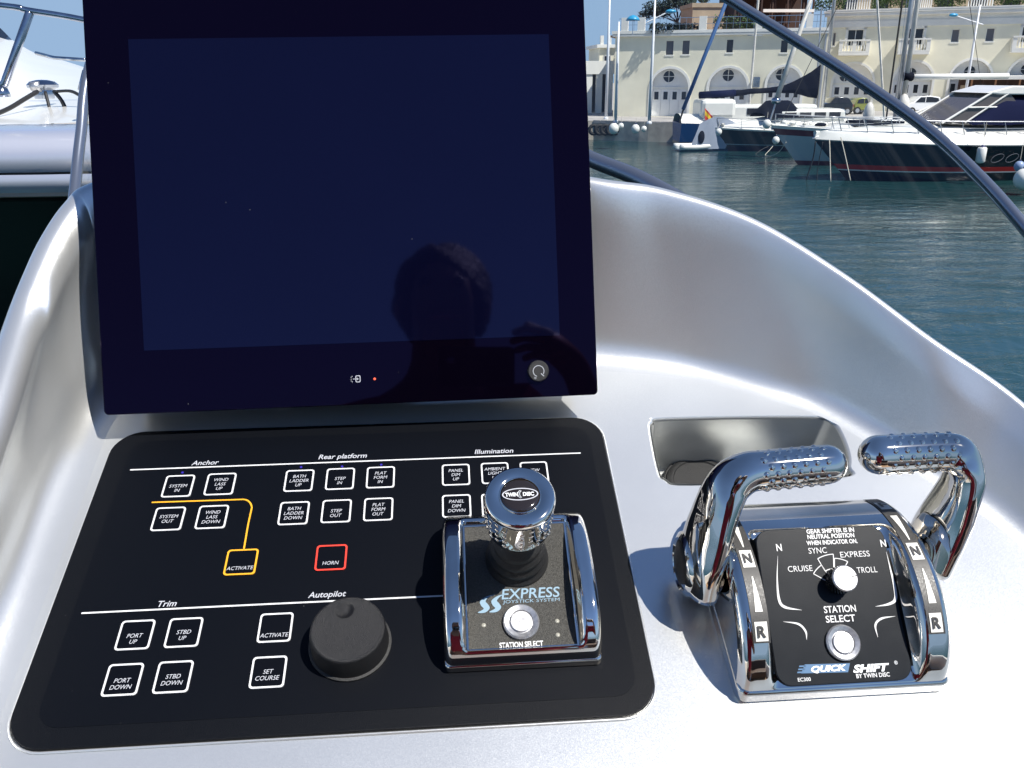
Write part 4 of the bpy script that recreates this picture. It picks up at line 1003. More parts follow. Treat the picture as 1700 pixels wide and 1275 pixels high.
for i,(px0,px1,lab) in enumerate(((1352,1404,'clipped green hedge left of the first roof balustrade'),(1447,1512,'clipped green hedge between the first and second roof balustrades'),(1549,1605,'clipped green hedge between the second and third roof balustrades'),(1651,1740,'clipped green hedge right of the third roof balustrade'))):
    a0 = FR.loc(px0,5)[0]; a1 = FR.loc(px1,5)[0]; P = FR.a+FR.d*((a0+a1)/2)-FR.n*.6; P.z = 1.5+HB+.1
    h_ = shrub(P,(a1-a0)/2,.4,1.15,lab,LEAF,'hedge',int(260*(a1-a0)),.11,'hedge','hedges on the roof terrace'); h_.rotation_euler[2] = FR.rz
P = FR.a+FR.d*FR.L*.5-FR.n*6; 
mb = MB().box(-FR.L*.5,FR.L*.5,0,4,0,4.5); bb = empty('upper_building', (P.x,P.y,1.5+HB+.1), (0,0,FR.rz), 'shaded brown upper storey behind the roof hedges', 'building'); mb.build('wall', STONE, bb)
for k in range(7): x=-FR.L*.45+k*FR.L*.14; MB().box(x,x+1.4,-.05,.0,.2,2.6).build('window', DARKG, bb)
# umbrella dome on the left end of the terrace
p = at_dist(1050,55,77); p.z = 1.5+H+.1
um = empty('blue_parasol', p, label='small turquoise parasol between the two left parapet piers', cat='parasol')
MB().lathe([(.62,1.05),(.5,1.25),(.28,1.42),(.02,1.5)],12).build('canopy', LAMPB, um, smooth=True); MB().tube([(0,0,0),(0,0,1.45)],.03,6).build('pole', STEEL, um)

# ---- street lamps
def lamp(px_b,py_b,py_t,ax_,ay_,lab,Y,arm=True):
    P = at_dist(px_b,py_b,Y); P.z = 1.5; T = at_dist(px_b,py_t,Y); h_ = T.z-1.5
    t = empty('street_lamp', P, label=lab, cat='street lamp', group='white street lamps along the quay')
    MB().tube([(0,0,0),(0,0,h_*.5),(0,0,h_)],[.13,.11,.07],8).build('pole', LAMPW, t, smooth=True); MB().lathe([(.2,0),(.2,.1),(.14,.2)],10).build('base', LAMPW, t)
    if arm:
        E_ = at_dist(ax_,ay_,Y)-P; s = 1 if E_.x > 0 else -1; a0 = Vector((-.55*s,0,E_.z-.75)); MB().tube([a0,Vector((E_.x-.3*s,0,E_.z-.08))],.05,6).build('arm', LAMPW, t)
        g = MB().ball((E_.x,0,E_.z),.27,12,8,1.5,.8,.55); g.build('lamp_head', LAMPB, t, smooth=True)
    return t
lamp(1022,195,36,0,0,'plain white pole without lamp, leftmost on the quay by the building corner',68.5,False)
lamp(1078,201,0,1114,19,'white street lamp with blue head in front of the first arch',66.5)
lamp(1599,178,8,1583,25,'white street lamp with blue head before the small upper windows',76)
lamp(1006,195,-30,0,0,'tall thin white pole at the annex left of the building',74,False)

# ---- cars
def car(px0,px1,pyb,Y,m,lab,name,hgt=1.5,face=1):
    a0 = at_dist(px0,pyb,Y); a1 = at_dist(px1,pyb,Y); Lc = a1.x-a0.x
    t = empty(name, ((a0.x+a1.x)/2,Y,1.5), (0,0,0 if face>0 else math.pi), lab, 'car', 'cars parked before the arches')
    h = hgt; L = Lc/2
    prof = [(-L,.35),(-L,.75*h/1.5),(-L*.93,.9*h/1.5),(-L*.55,1.0*h/1.5),(-L*.28,h*.97),(L*.25,h),(L*.70,h*.93),(L*.93,h*.66),(L,h*.55),(L*.99,.35)]
    g = MB(); g.prism(prof[::-1] if False else prof,-.85,.85); g.xf(Matrix.Rotation(math.pi/2,4,'X')); g.build('body', m, t, bevel=.09, seg=3, smooth=True, angle=50)
    gl = [(-L*.50,h*.66),(-L*.25,h*.93),(L*.22,h*.95),(L*.62,h*.88),(L*.74,h*.66)]
    for s in (-1,1):
        g = MB(); g.prism(gl,-.01,.01); g.xf(Matrix.Translation((0,s*.862,0))@Matrix.Rotation(math.pi/2,4,'X')); w_ = g.build('side_window', DARKG, t)
        g = MB().box(-.03,.03,s*.872-.01,s*.872+.01,h*.66,h*.95); g.build('door_pillar', m, w_)
    for sx in (-.62,.64):
        for s in (-1,1):
            g = MB().lathe([(.18,-.1),(.32,-.1),(.33,0),(.32,.1),(.18,.1)],20); g.xf(Matrix.Translation((sx*L,s*.80,.33))@Matrix.Rotation(math.pi/2,4,'X')); w_ = g.build('wheel', TYRE, t, smooth=True, angle=40)
            g = MB().lathe([(.19,-.11),(.06,-.08),(.06,.08),(.19,.11)],14); g.xf(Matrix.Translation((sx*L,s*.80,.33))@Matrix.Rotation(math.pi/2,4,'X')); g.build('rim', SPAR, w_)
    for s in (-.55,.55): MB().box(-L-.02,-L+.12,s-.18,s+.18,.6,.78).build('headlight', BRUSHED, t, bevel=.03); MB().box(L-.1,L+.02,s-.18,s+.18,.65,.85).build('tail_light', REDB, t, bevel=.03)
    return t
car(1359,1409,180,79,CARD,'dark saloon car parked under the leftmost balcony','parked_car',1.55)
car(1411,1442,179,80,CARG,'small lime green hatchback parked right of the dark car','parked_car',1.45,-1)
car(1494,1559,178,78,CARW,'white hatchback parked behind the white boom of the sailing boat','parked_car',1.62)
car(1304,1352,180,79,CARW,'white car half hidden behind the yachts left of the dark car','parked_car',1.45,-1)

# ---- boats
def hullsec(s, t, L, B, fb, fs, rake, full=.45, stern=.78, flare=.72):
    b_ = B/2*(1-(1-min(s/full,1))**2.1) if s < full else B/2*(1-(1-stern)*((s-full)/(1-full))**2)
    zd = fb*(1-s)+fs*s - .12*math.sin(math.pi*s)
    y = b_*(flare+(1-flare)*t); x = L*s + rake*(1-t)*(1-s)**1.5
    return x, y, zd*t
def hull_band(parent, name, m, t0, t1, P, off=0., n=22):
    g = MB()
    for sgn in (1,-1):
        rws = []
        for k in range(4):
            t = t0+(t1-t0)*k/3; rw = []
            for i in range(n+1):
                s = (i/n)**1.4; x,y,z = hullsec(s,t,*P); rw.append(Vector((x,sgn*(y+off),z)))
            rws.append(rw if sgn > 0 else rw[::-1])
        g.grid(rws)
    a_ = [Vector((hullsec(1,t,*P)[0],hullsec(1,t,*P)[1]*sg,hullsec(1,t,*P)[2])) for sg,t in ((1,t0),(1,t1),(-1,t1),(-1,t0))]
    g.add(a_,[(0,1,2,3)])
    return g.build(name, m, parent, smooth=True, angle=50)
def deck_cap(parent, name, m, P, z0, crown, inset=.06, s0=0., s1=1., n=22, top=1.0):
    g = MB(); rws = []
    for i in range(n+1):
        s = s0+(s1-s0)*((i/n)**1.3); x,y,z = hullsec(s,1.0,*P); c = crown(s); row = []
        for k in range(11):
            q = -1+2*k/10; yy2 = (y-inset)*q; row.append(Vector((x,yy2,z+z0+c*(1-abs(q)**3.2))))
        row = [Vector((x,-y+.0,z))]+row+[Vector((x,y,z))]; rws.append(row)
    return g.grid(rws).build(name, m, parent, smooth=True)
def rail(parent, P, s0, s1, n, h, off=.1, z0=.0, m=SPAR, lean=0., r_=.022):
    for sg in (1,-1):
        tops = []
        for i in range(n+1):
            s = s0+(s1-s0)*i/n; x,y,z = hullsec(s,1.0,*P); b0 = Vector((x,sg*max(y-off,.02),z+z0)); t_ = b0+Vector((-lean,0,h)); tops.append(t_)
            MB().tube([b0,t_],r_,5).build('stanchion', m, parent)
        MB().tube(catmull(tops,3),r_*1.2,6).build('rail', m, parent, smooth=True)
        MB().tube([p-Vector((-lean*.5,0,h*.5)) for p in tops],r_*.6,5).build('life_line', m, parent)

# motor yacht with navy hull
bp = at_dist(1352,229,42.5)
my = empty('motor_yacht', (bp.x,42.5,0), (0,0,math.radians(1.5)), 'navy hulled motor yacht with white deck and navy cockpit cover', 'motor boat')
P = (16.5,4.6,1.95,1.75,1.9,.42,.86,.70)
for nm,m,t0,t1 in (('boot_band',NAVY,-.10,.24),('white_stripe',GEL,.24,.27),('red_stripe',REDB,.27,.40),('hull_side',NAVY,.40,1.0)): hull_band(my,nm,m,t0,t1,P)
deck_cap(my,'white_deck',GEL,P,.34,lambda s: .08+.46*min(1,max(0,(s-.02)/.30))**.8,.18)
deck_side = hull_band(my,'rubbing_strake',SPAR,.985,1.015,P,.03)
rail(my,P,.07,.66,9,.62,.35,.46,SPAR,.22)
wx0 = 5.7
g = MB(); g.prism([(wx0+1.9,4.10),(wx0+2.6,4.02),(wx0+9.5,3.95),(wx0+9.5,4.32),(wx0+3.2,4.42)],-1.5,1.5); g.xf(Matrix.Rotation(math.pi/2,4,'X')); g.build('hardtop', GEL, my, bevel=.06)
g = MB(); g.prism([(wx0,2.75),(wx0+4.5,2.75),(wx0+3.2,4.05),(wx0+2.2,4.1)],-1.42,1.42); g.xf(Matrix.Rotation(math.pi/2,4,'X')); g.build('windscreen_glass', mat('smoked_glass',(.10,.09,.09),.1,spec=.6), my)
for y in (-1.45,1.45): MB().tube([(wx0-.05,y,2.75),(wx0+2.25,y,4.14)],.055,6).build('window_frame', GEL, my)
for y in (-1.46,1.46): MB().tube([(wx0+1.1,y,3.45),(wx0+3.6,y,3.45)],.045,6).build('window_frame', GEL, my); MB().tube([(wx0+1.1,y,2.75),(wx0+3.1,y,4.1)],.045,6).build('window_frame', GEL, my)
g = MB(); sec = []
for i in range(15):
    x = wx0+1.25+i*.6; h = 1.48*min(1,(i/2.8)**.75) if i else .05; sec.append([Vector((x,-1.85*(1-.01*i)*(1-.12*abs(math.sin(math.pi*k/10)))*math.cos(math.pi*k/10), 2.66+h*math.sin(math.pi*k/10)**.5+.03*math.sin(i*1.7+k))) for k in range(11)])
g.grid(sec).build('cockpit_cover', NAVYC, my, smooth=True)
g = MB().box(3.1,3.7,-.3,.3,2.66,2.74); g.build('deck_hatch', DARKG, my)
MB().tube(catmull([(-.1,0,2.0),(.35,0,2.15),(.8,0,2.3)],4),.05,6).build('bow_roller', SPAR, my)
for k,x in enumerate((8.2,8.95)):
    g = MB(); L_ = [Vector((x+.28*math.cos(t)+.15*math.sin(t),-2.32,1.15+.20*math.sin(t))) for t in [2*math.pi*i/14 for i in range(15)]]
    g.tube(L_,.012,5,caps=False); g.build('porthole', SHUT, my)
# fender on the motor yacht
def fender(px,py,Y,r_,h_,lab,m=FEND,rope=1.2,grp=None,ball=False):
    p = at_dist(px,py,Y); t = empty('fender', p, label=lab, cat='fender', group=grp)
    if ball: MB().ball((0,0,0),r_,14,10,1,1,1.1).build('fender_body', m, t, smooth=True); MB().lathe([(r_*.3,r_*.98),(r_*.22,r_*1.3),(.02,r_*1.35)],10).build('fender_cap', FENDD, t)
    else: MB().lathe([(.02,-h_/2),(r_*.7,-h_*.46),(r_,-h_*.38),(r_,h_*.36),(r_*.8,h_*.43),(r_*.3,h_/2)],16).build('fender_body', m, t, smooth=True); MB().lathe([(r_*.82,h_*.42),(r_*.5,h_*.50),(r_*.2,h_*.56)],12).build('fender_cap', FENDD, t, smooth=True)
    MB().tube([(0,0,h_*.5),(0.05,.1,h_*.5+rope)],.015,5).build('lanyard', ROPE, t); return t
fender(1629,257,39.9,.215,.80,'white cylindrical fender hanging on the navy motor yacht',rope=1.1)
fender(1700,297,36,.42,.9,'big round white buoy at the right edge below the motor yacht',ball=True,rope=.8)
fender(1692,276,38,.22,.5,'pale blue round fender just above the big white buoy',mat('fender_blue',(.25,.33,.50),.4),ball=True,rope=.8)

# sailing boat with the maroon stripe
bp = at_dist(1279,199,50)
s3 = empty('sailing_yacht', (bp.x,50,0), (0,0,math.radians(2)), 'pale grey sailing yacht with maroon stripes and white boom', 'sailing boat')
P3 = (14.5,4.0,2.25,1.7,1.9,.5,.75,.55)
for nm,m,t0,t1 in (('boot_stripe',MAROON,-.06,.11),('hull_side',PALEH,.11,.76),('sheer_stripe',MAROON,.76,.92),('toe_rail',GEL,.92,1.0)): hull_band(s3,nm,m,t0,t1,P3)
deck_cap(s3,'deck',GEL,P3,.02,lambda s: .10+.42*min(1,max(0,(s-.22)/.15)),.1)
rail(s3,P3,.02,.9,9,.62,.12,.0,SPAR,.0,.016)
mx = at_dist(1494,165,50).x-bp.x
MB().tube([(mx,0,2),(mx,0,9),(mx,0,19)],.13,10).build('mast', SPAR, s3, smooth=True); MB().tube([(mx+.36,0,2.4),(mx+.36,0,19)],[.15,.10],10).build('furled_mainsail', SAIL, s3, smooth=True)
MB().tube([(mx-.42,.2,2),(mx-.42,.2,19)],.05,6).build('halyard', DROPE, s3)
zb_ = at_dist(1590,127,50).z; bx1 = at_dist(1682,127,50).x-bp.x
bo = MB().tube([(mx+.3,0,zb_-.02),((mx+bx1)/2,0,zb_),(bx1,0,zb_+.02)],.165,10).build('boom', GEL, s3, smooth=True); MB().tube([(mx+.15,0,zb_),(mx+.7,0,zb_)],.24,8).build('gooseneck_cover', BLACKC, bo, smooth=True)
MB().tube([(mx-1.3,-.9,2.0),(mx+3.9,-.9,zb_-.55)],.055,6).build('spinnaker_pole', GEL, s3); 
MB().box(mx+.8,mx+4.4,-1.2,1.2,2.0,2.65).build('coachroof', GEL, s3, bevel=.15)
for k in range(3): MB().box(mx+1.2+k,mx+1.8+k,-1.22,-1.19,2.25,2.5).build('cabin_window', DARKG, s3)
for sx,sy in ((-5.6,0),(5.8,0)): MB().tube([(mx+sx*(1.25 if sx<0 else 1),sy,2.1),(mx,0,18.5)],.018,4).build('stay', DROPE, s3)
MB().tube([(mx-.9,-1.8,1.9),(mx-.2,-.9,10),(mx,0,18)],.014,4).build('shroud', SPAR, s3); MB().tube([(mx+.9,1.8,1.9),(mx+.2,.9,10),(mx,0,18)],.014,4).build('shroud', SPAR, s3)
for o_,P_,n_ in ((s3,P3,16),):
    for k in range(n_):
        s_ = .05+.5*random.random(); x,y,z = hullsec(s_,1.0,*P_); q_ = random.uniform(-.9,.9)*y
        g = MB().ball((x,q_,z+.18),random.uniform(.08,.2),8,6,random.uniform(1,2.2),1,.7); g.build('deck_gear', random.choice((BLACKC,STEEL,SAIL,GEL)), o_, smooth=True)
MB().ball((mx+.25,-.25,3.0),.45,10,8,.8,.8,2.0).build('folded_sail', SAIL, s3, smooth=True); MB().ball((mx-1.8,-.3,2.7),.4,10,8,.8,.8,1.9).build('folded_sail', SAIL, s3, smooth=True)
MB().box(4.4,7.4,-1.4,-.2,2.1,2.5).build('dark_hatch_cover', BLACKC, s3, bevel=.1)
# furled headsail from the deck up to the left-leaning stay (1290,165)->(1345,0)
p0 = at_dist(1288,168,53); p1 = at_dist(1346,0,53); d = (p1-p0)
hs = empty('furled_headsail', p0, label='long leaning furled cream headsail above the black and maroon boats', cat='furled sail')
MB().tube([(0,0,0),d*.5,d*1.6],[.16,.14,.10],8).build('sail_roll', SAIL, hs, smooth=True); MB().lathe([(.2,-.15),(.28,-.05),(.28,.1),(.2,.2)],10).build('furling_drum', STEEL, hs, smooth=True)
MB().tube([Vector((0,0,-.1)),Vector((-.35,0,-1.6))],.05,6).build('forestay_fitting', SPAR, hs)

# black hulled yacht
bp = at_dist(1182,210,60)
s2 = empty('sailing_yacht', (bp.x,60,0), (0,0,math.radians(3)), 'black hulled yacht with white deck moored between the blue boat and maroon one', 'sailing boat')
P2 = (13,3.9,1.55,1.3,1.3,.5,.8,.6)
for nm,m,t0,t1 in (('boot_stripe',NAVY,-.06,.28),('thin_line',PALEH,.28,.31),('hull_side',BLACKH,.31,.95),('toe_rail',GEL,.95,1.02)): hull_band(s2,nm,m,t0,t1,P2)
deck_cap(s2,'deck',GEL,P2,.02,lambda s: .12+.75*min(1,max(0,(s-.05)/.25)),.1)
rail(s2,P2,.03,.8,7,.65,.12,.0,SPAR,.1,.016)
MB().box(4.2,9.0,-1.3,1.3,1.9,2.75).build('cabin', GEL, s2, bevel=.2)
for k in range(4): MB().box(4.6+k*1.05,5.4+k*1.05,-1.32,-1.29,2.2,2.55).build('cabin_window', DARKG, s2)
g = MB(); g.grid([[Vector((3.2+i*.7,-1.35*math.cos(math.pi*k/8),2.2+(1.1 if 0<i<4 else .3)*math.sin(math.pi*k/8)**.7)) for k in range(9)] for i in range(6)]); g.build('spray_hood', BLACKC, s2, smooth=True)
for k in range(14):
    s_ = .04+.55*random.random(); x,y,z = hullsec(s_,1.0,*P2); q_ = random.uniform(-.9,.9)*y
    MB().ball((x,q_,z+.25),random.uniform(.08,.22),8,6,random.uniform(1,2),1,.7).build('deck_gear', random.choice((BLACKC,NAVYC,STEEL,SAIL)), s2, smooth=True)
fender(1193,219,58.2,.22,.5,'small white round fender at the bow of the black hulled yacht',ball=True,rope=.5)
fender(1288,233,57.8,.24,.5,'white round fender where the black and maroon boats meet',ball=True,rope=.5)
fender(1273,206,49.3,.24,.5,'white ball fender on the bow tip of the maroon striped yacht',ball=True,rope=.4)

# blue boat, stern towards the quay corner
st_ = at_dist(1124,214,65.5); 
s1 = empty('sailing_yacht', (st_.x+13.0,65.0,0), (0,0,math.pi+math.radians(-3)), 'blue sterned sailing boat with dark sail cover on its long boom', 'sailing boat')
P1_ = (13,3.9,1.7,1.65,1.2,.5,.85,.7)
for nm,m,t0,t1 in (('boot_stripe',NAVY,-.06,.18),('hull_side',BLUEH,.18,1.0)): hull_band(s1,nm,m,t0,t1,P1_)
deck_cap(s1,'deck',GEL,P1_,.02,lambda s: .1+.5*min(1,max(0,(s-.2)/.2)),.1)
MB().box(3,10.4,-1.4,1.4,1.7,2.9).build('cabin', GEL, s1, bevel=.2)
g = MB(); g.box(9.0,11.6,-1.5,1.5,1.9,3.3); g.build('cockpit_tent', GEL, s1, bevel=.3)
for k in range(3): MB().box(4+k*1.6,5+k*1.6,1.41,1.44,2.2,2.65).build('cabin_window', DARKG, s1)
text('BELLE MARE',(0,0,0),.3,WPRINT,s1,mtx=Matrix.Translation((11.4,1.72,1.15))@Matrix.Rotation(math.pi,4,'Z')@Matrix.Rotation(math.pi/2,4,'X'),width=2.0,height=.2) if False else None
m1 = at_dist(1366,170,66); t1_ = at_dist(1366,0,66)
rig = s1
def to_local(o, p): return Matrix.Rotation(-o.rotation_euler[2],4,'Z')@(p-o.location)
ml = to_local(s1, m1)
MB().tube([(ml.x,ml.y,1.7),(ml.x,ml.y,22)],[.14,.11],8).build('mast', SPAR, s1, smooth=True)
ba = to_local(s1, at_dist(1161,158,66)); bb2 = to_local(s1, at_dist(1358,146,66)); bm = ba.lerp(bb2,.72)
hgt_ = to_local(s1, at_dist(1359,113,66)).z-bb2.z
g = MB(); n = 14; rws = []
for i in range(n+1):
    t = i/n; c = ba.lerp(bb2,t); up_ = .20+.10*t+(hgt_*1.0*((t-.62)/.38)**1.8 if t > .62 else 0); dn = .22+.08*math.sin(t*9)+(.55*((t-.8)/.2) if t > .8 else 0)
    rws.append([c+Vector((0,.16*math.cos(a_),(up_ if math.sin(a_)>0 else dn)*math.sin(a_)+.02*math.sin(i*2.3))) for a_ in [2*math.pi*k/10 for k in range(11)]])
g.grid(rws).build('sail_cover', BLACKC, s1, smooth=True)
MB().tube([ba+Vector((-.3,0,0)) if ba.x<0 else ba, ba.lerp(bb2,.3)],.25,8).build('boom_end_cover', NAVYC, s1, smooth=True)
# blue wrapped stay
p0 = at_dist(1128,197,64); p1 = at_dist(1207,0,64); d = p1-p0
bs = empty('blue_furled_stay', p0, label='long leaning blue wrapped stay rising in front of the left building', cat='stay')
MB().tube([d*.08,d*.5,d*1.5],.14,8).build('blue_wrap', mat('blue_wrap',(.03,.10,.26),.6), bs, smooth=True); MB().tube([Vector((0,0,-.3)),d*.1],.07,6).build('stay_fitting', DROPE, bs)
p0 = at_dist(1483,100,58); p1 = at_dist(1463,-5,58)
t = empty('white_pole', p0, label='thin white spar leaning left of the big mast', cat='spar'); MB().tube([(0,0,-4),(p1-p0)*1.5],.07,6).build('spar_tube', SAIL, t); MB().ball((0,0,-4),.12,6,5).build('spar_foot', STEEL, t)
p0 = at_dist(1354,182,69); p1 = at_dist(1363,28,69)
t = empty('thin_mast', p0, label='thin grey mast just right of the dark sail cover', cat='mast'); MB().tube([(0,0,-1),(p1-p0)*1.1],.06,6).build('mast_tube', SPAR, t); MB().box(-.5,.5,-.03,.03,4,4.06).build('spreader', SPAR, t)
p0 = at_dist(1246,150,70); p1 = at_dist(1246,12,70)
t = empty('thin_mast', p0, label='thin white mast before the gap between second and third arch', cat='mast'); MB().tube([(0,0,-2),(0,0,(p1-p0).z*1.6)],.09,6).build('mast_tube', SAIL, t); MB().box(-.6,.6,-.03,.03,4,4.06).build('spreader', SPAR, t)

# tender with grey cover under the blue stern
p = at_dist(1158,240,60.5); p.z = .0
td = empty('inflatable_tender', p, (0,0,math.radians(8)), 'white inflatable tender tilted up under a pale grey cover by the blue stern', 'dinghy')
pts = catmull([(-1.5,-.55,.30),(-.2,-.62,.28),(.9,-.5,.40),(1.35,0,.62),(.9,.5,.40),(-.2,.62,.28),(-1.5,.55,.30)],5)
MB().tube(pts,.20,10).build('air_tube', GEL, td, smooth=True); MB().box(-1.45,.9,-.5,.5,.08,.16).build('tender_floor', PALEH, td)
rws = [[Vector((-.9+i*.33+.5*j*.18, -.75+.03*math.sin(i*2+j), .15+j*.24+.45*math.sin(math.pi*i/8)*(j/7))) for i in range(9)] for j in range(8)]
MB().grid(rws).build('grey_cover', mat('grey_cover',(.30,.34,.42),.8), td, smooth=True)
g = MB().ball((-.1,-.80,.95),.36,12,8,.65,.2,1.2); g.build('cover_opening', BLACKC, td, smooth=True)
# flag
p = at_dist(1170,205,64); f_ = empty('striped_flag', p, label='limp red and yellow flag hanging from a short staff on the blue stern', cat='flag')
MB().tube([(0,0,-.4),(-.12,0,1.3)],.02,5).build('flag_staff', SPAR, f_)
for k,(m,z0,z1) in enumerate(((FRED,.30,.0),(YEL,.62,.30),(FRED,.78,.62))):
    rws = []
    for z in (z0,z1): rws.append([Vector((.0+.10*i-(.08*z),.05*math.sin(i*1.7),z+.30-.10*i)) for i in range(7)])
    MB().grid(rws).build('flag_stripe', m, f_, smooth=True)

# mooring ropes
def mrope(pts, lab, m=ROPE, r_=.025, name='mooring_rope'):
    P = [at_dist(*q) for q in pts]; o = P[0]; t = MB().tube(catmull([p-o for p in P],5), r_, 5).build(name, m, None, smooth=True); t.location = o
    tag(t, lab, 'rope'); return t
mrope([(1354,235,42),(1350,262,42.3),(1338,300,42.5)],'dark chain hanging from the navy motor yacht bow into the water',DROPE,.035)
mrope([(1377,232,41.8),(1378,262,41.2),(1379,302,40.6)],'pale rope straight down from the navy motor yacht bow')
mrope([(1396,228,41.8),(1404,262,41),(1412,300,40.2)],'pale rope slanting right from the navy motor yacht bow')
mrope([(1287,238,58),(1272,255,57),(1252,272,56)],'frayed pale rope running left from under the maroon boat bow')
mrope([(1278,242,58),(1262,250,57.5),(1240,268,57)],'thin dark rope beside the frayed pale rope',DROPE)
mrope([(1305,236,49),(1290,255,50),(1265,262,51)],'grey rope from the maroon boat bow towards the black yacht')
mrope([(1366,236,42),(1360,265,42.3),(1357,285,42.4),(1356,302,42.4)],'thin rope between the chain and the straight rope at the navy bow',DROPE,.02)
# tyres and buoys along the quay
TYG = MB().tube([(.33*math.cos(2*math.pi*k/16),0,.33*math.sin(2*math.pi*k/16)) for k in range(17)],.14,8,caps=False)
ty0 = None
for k in range(9):
    px = 984+k*9.6; q = at_z(px,233,0); 
    if ty0 is None: ty0 = TYG.build('quay_tyre', TYRE, None, smooth=True); o = ty0
    else: o = ty0.copy(); COL.objects.link(o)
    o.location = (q.x,q.y-.30,.85); tag(o,['leftmost','second','third','fourth','fifth','sixth','seventh','eighth','rightmost'][k]+' black tyre from the left hung on the quay wall','tyre','tyres hung along the quay wall')
for px,py,r_,lab in ((1019,213.5,.36,'largest white ball buoy floating before the quay tyres'),(1055,214,.30,'white ball buoy second from the left along the quay tyres'),(1069,214,.2,'small white buoy at the right end of the quay tyres'),(1031,209,.2,'small white buoy between the two big ball buoys')):
    fender(px,py,62.6,r_,r_*2,lab,FEND,.4,None,True)
p = at_dist(1078,213,62.5); 
# person on the quay
def figure(name, loc, rz, label, h, mtop, mleg, joints=None):
    t = empty(name, loc, (0,0,rz), label, 'person'); return t
def skinmesh(name, verts, edges, m, parent, root=0, lv=1):
    me = bpy.data.meshes.new(name); me.from_pydata([v[0] for v in verts], edges, []); me.update()
    o = link(name, me, m, parent)
    md = o.modifiers.new('skin','SKIN'); md.use_smooth_shade = True
    sk = me.skin_vertices[0].data
    for i,v in enumerate(verts): sk[i].radius = (v[1], v[2] if len(v) > 2 else v[1])
    sk[root].use_root = True
    md2 = o.modifiers.new('sub','SUBSURF'); md2.levels = lv; md2.render_levels = lv
    return o
qx = at_dist(1165,203,67.5)
qm = empty('person', (qx.x,67.5,1.5), (0,0,.6), 'dark dressed person standing on the quay beside the red and yellow flag', 'person')
V_ = [((0,0,.95),.15,.11),((0,0,1.2),.14,.10),((0,0,1.42),.15,.10),((0,0,1.53),.055),((0,.01,1.64),.085),((0,.01,1.74),.06),
      ((.2,0,1.40),.06),((.26,.03,1.15),.045),((.22,.15,.95),.035),((-.2,0,1.40),.06),((-.27,.0,1.15),.045),((-.26,.06,.92),.035),
      ((.1,0,.85),.10),((.11,.02,.48),.065),((.12,0,.08),.045),((.12,.14,.04),.04),((-.1,0,.85),.10),((-.12,.02,.48),.065),((-.12,0,.08),.045),((-.12,.14,.04),.04)]
E_ = [(0,1),(1,2),(2,3),(3,4),(4,5),(2,6),(6,7),(7,8),(2,9),(9,10),(10,11),(0,12),(12,13),(13,14),(14,15),(0,16),(16,17),(17,18),(18,19)]
skinmesh('body', V_, E_, SKIN, qm)
skinmesh('jacket', [((0,0,.90),.17,.13),((0,0,1.2),.165,.12),((0,0,1.42),.175,.12),((.2,0,1.40),.08),((.265,.03,1.15),.062),((.23,.13,.97),.052),((-.2,0,1.40),.08),((-.275,0,1.15),.062),((-.27,.05,.95),.052)],
    [(0,1),(1,2),(2,3),(3,4),(4,5),(2,6),(6,7),(7,8)], BLACKC, qm)
skinmesh('trousers', [((0,0,.95),.16,.125),((.1,0,.83),.115),((.11,.02,.48),.085),((.12,0,.12),.065),((-.1,0,.83),.115),((-.12,.02,.48),.085),((-.12,0,.12),.065)],[(0,1),(1,2),(2,3),(0,4),(4,5),(5,6)], DENIM, qm)
MB().ball((0,-.01,1.70),.11,10,8,1,1.05,1).build('hair', HAIR, qm, smooth=True)

# ---- neighbouring yacht on the left
nb = empty('neighbour_yacht', (0,0,0), label='big white neighbouring yacht with silver blue topside at the left edge', cat='motor yacht')
NSIL = mat('silver_blue_topside', (.50,.52,.60), .20, .35, coat=.5, noise=.04, nscale=1)
NTAN = mat('tan_bottom_strip', (.30,.26,.22), .6)
NBLK = mat('neighbour_black', (.004,.004,.005), .25)
def nz(py,Y): return at_dist(70,py,Y).z
XL, XR = -6.0, at_dist(640,200,2.6).x
def nstrip(name, m, secs, smooth=True, xr=None):
    n = 24; rws = []
    for Y,py,*ex in secs:
        z = nz(py,Y); row = []
        for i in range(n+1):
            x = XL+((XR if xr is None else xr)-XL)*i/n; tp_ = max(0,(x-(XR-.9))/.9); row.append(Vector((x, Y+.55*tp_**2, z)))
        rws.append(row)
    return MB().grid(rws).build(name, m, nb, smooth=smooth)
nstrip('hull_dark', NBLK, [(2.95,1500),(2.9,700),(2.72,335),(2.66,327.5)])
nstrip('tan_strip', NTAN, [(2.66,327.5),(2.60,326),(2.60,320)],False)
nstrip('lower_topside', NSIL, [(2.60,320),(2.585,312),(2.58,300),(2.585,290)])
nstrip('rub_line', NBLK, [(2.585,290),(2.60,289.5),(2.60,286.5),(2.585,286)],False)
nstrip('upper_topside', NSIL, [(2.585,286),(2.575,275),(2.575,255),(2.59,240),(2.62,228),(2.68,218),(2.78,210),(2.90,206)])
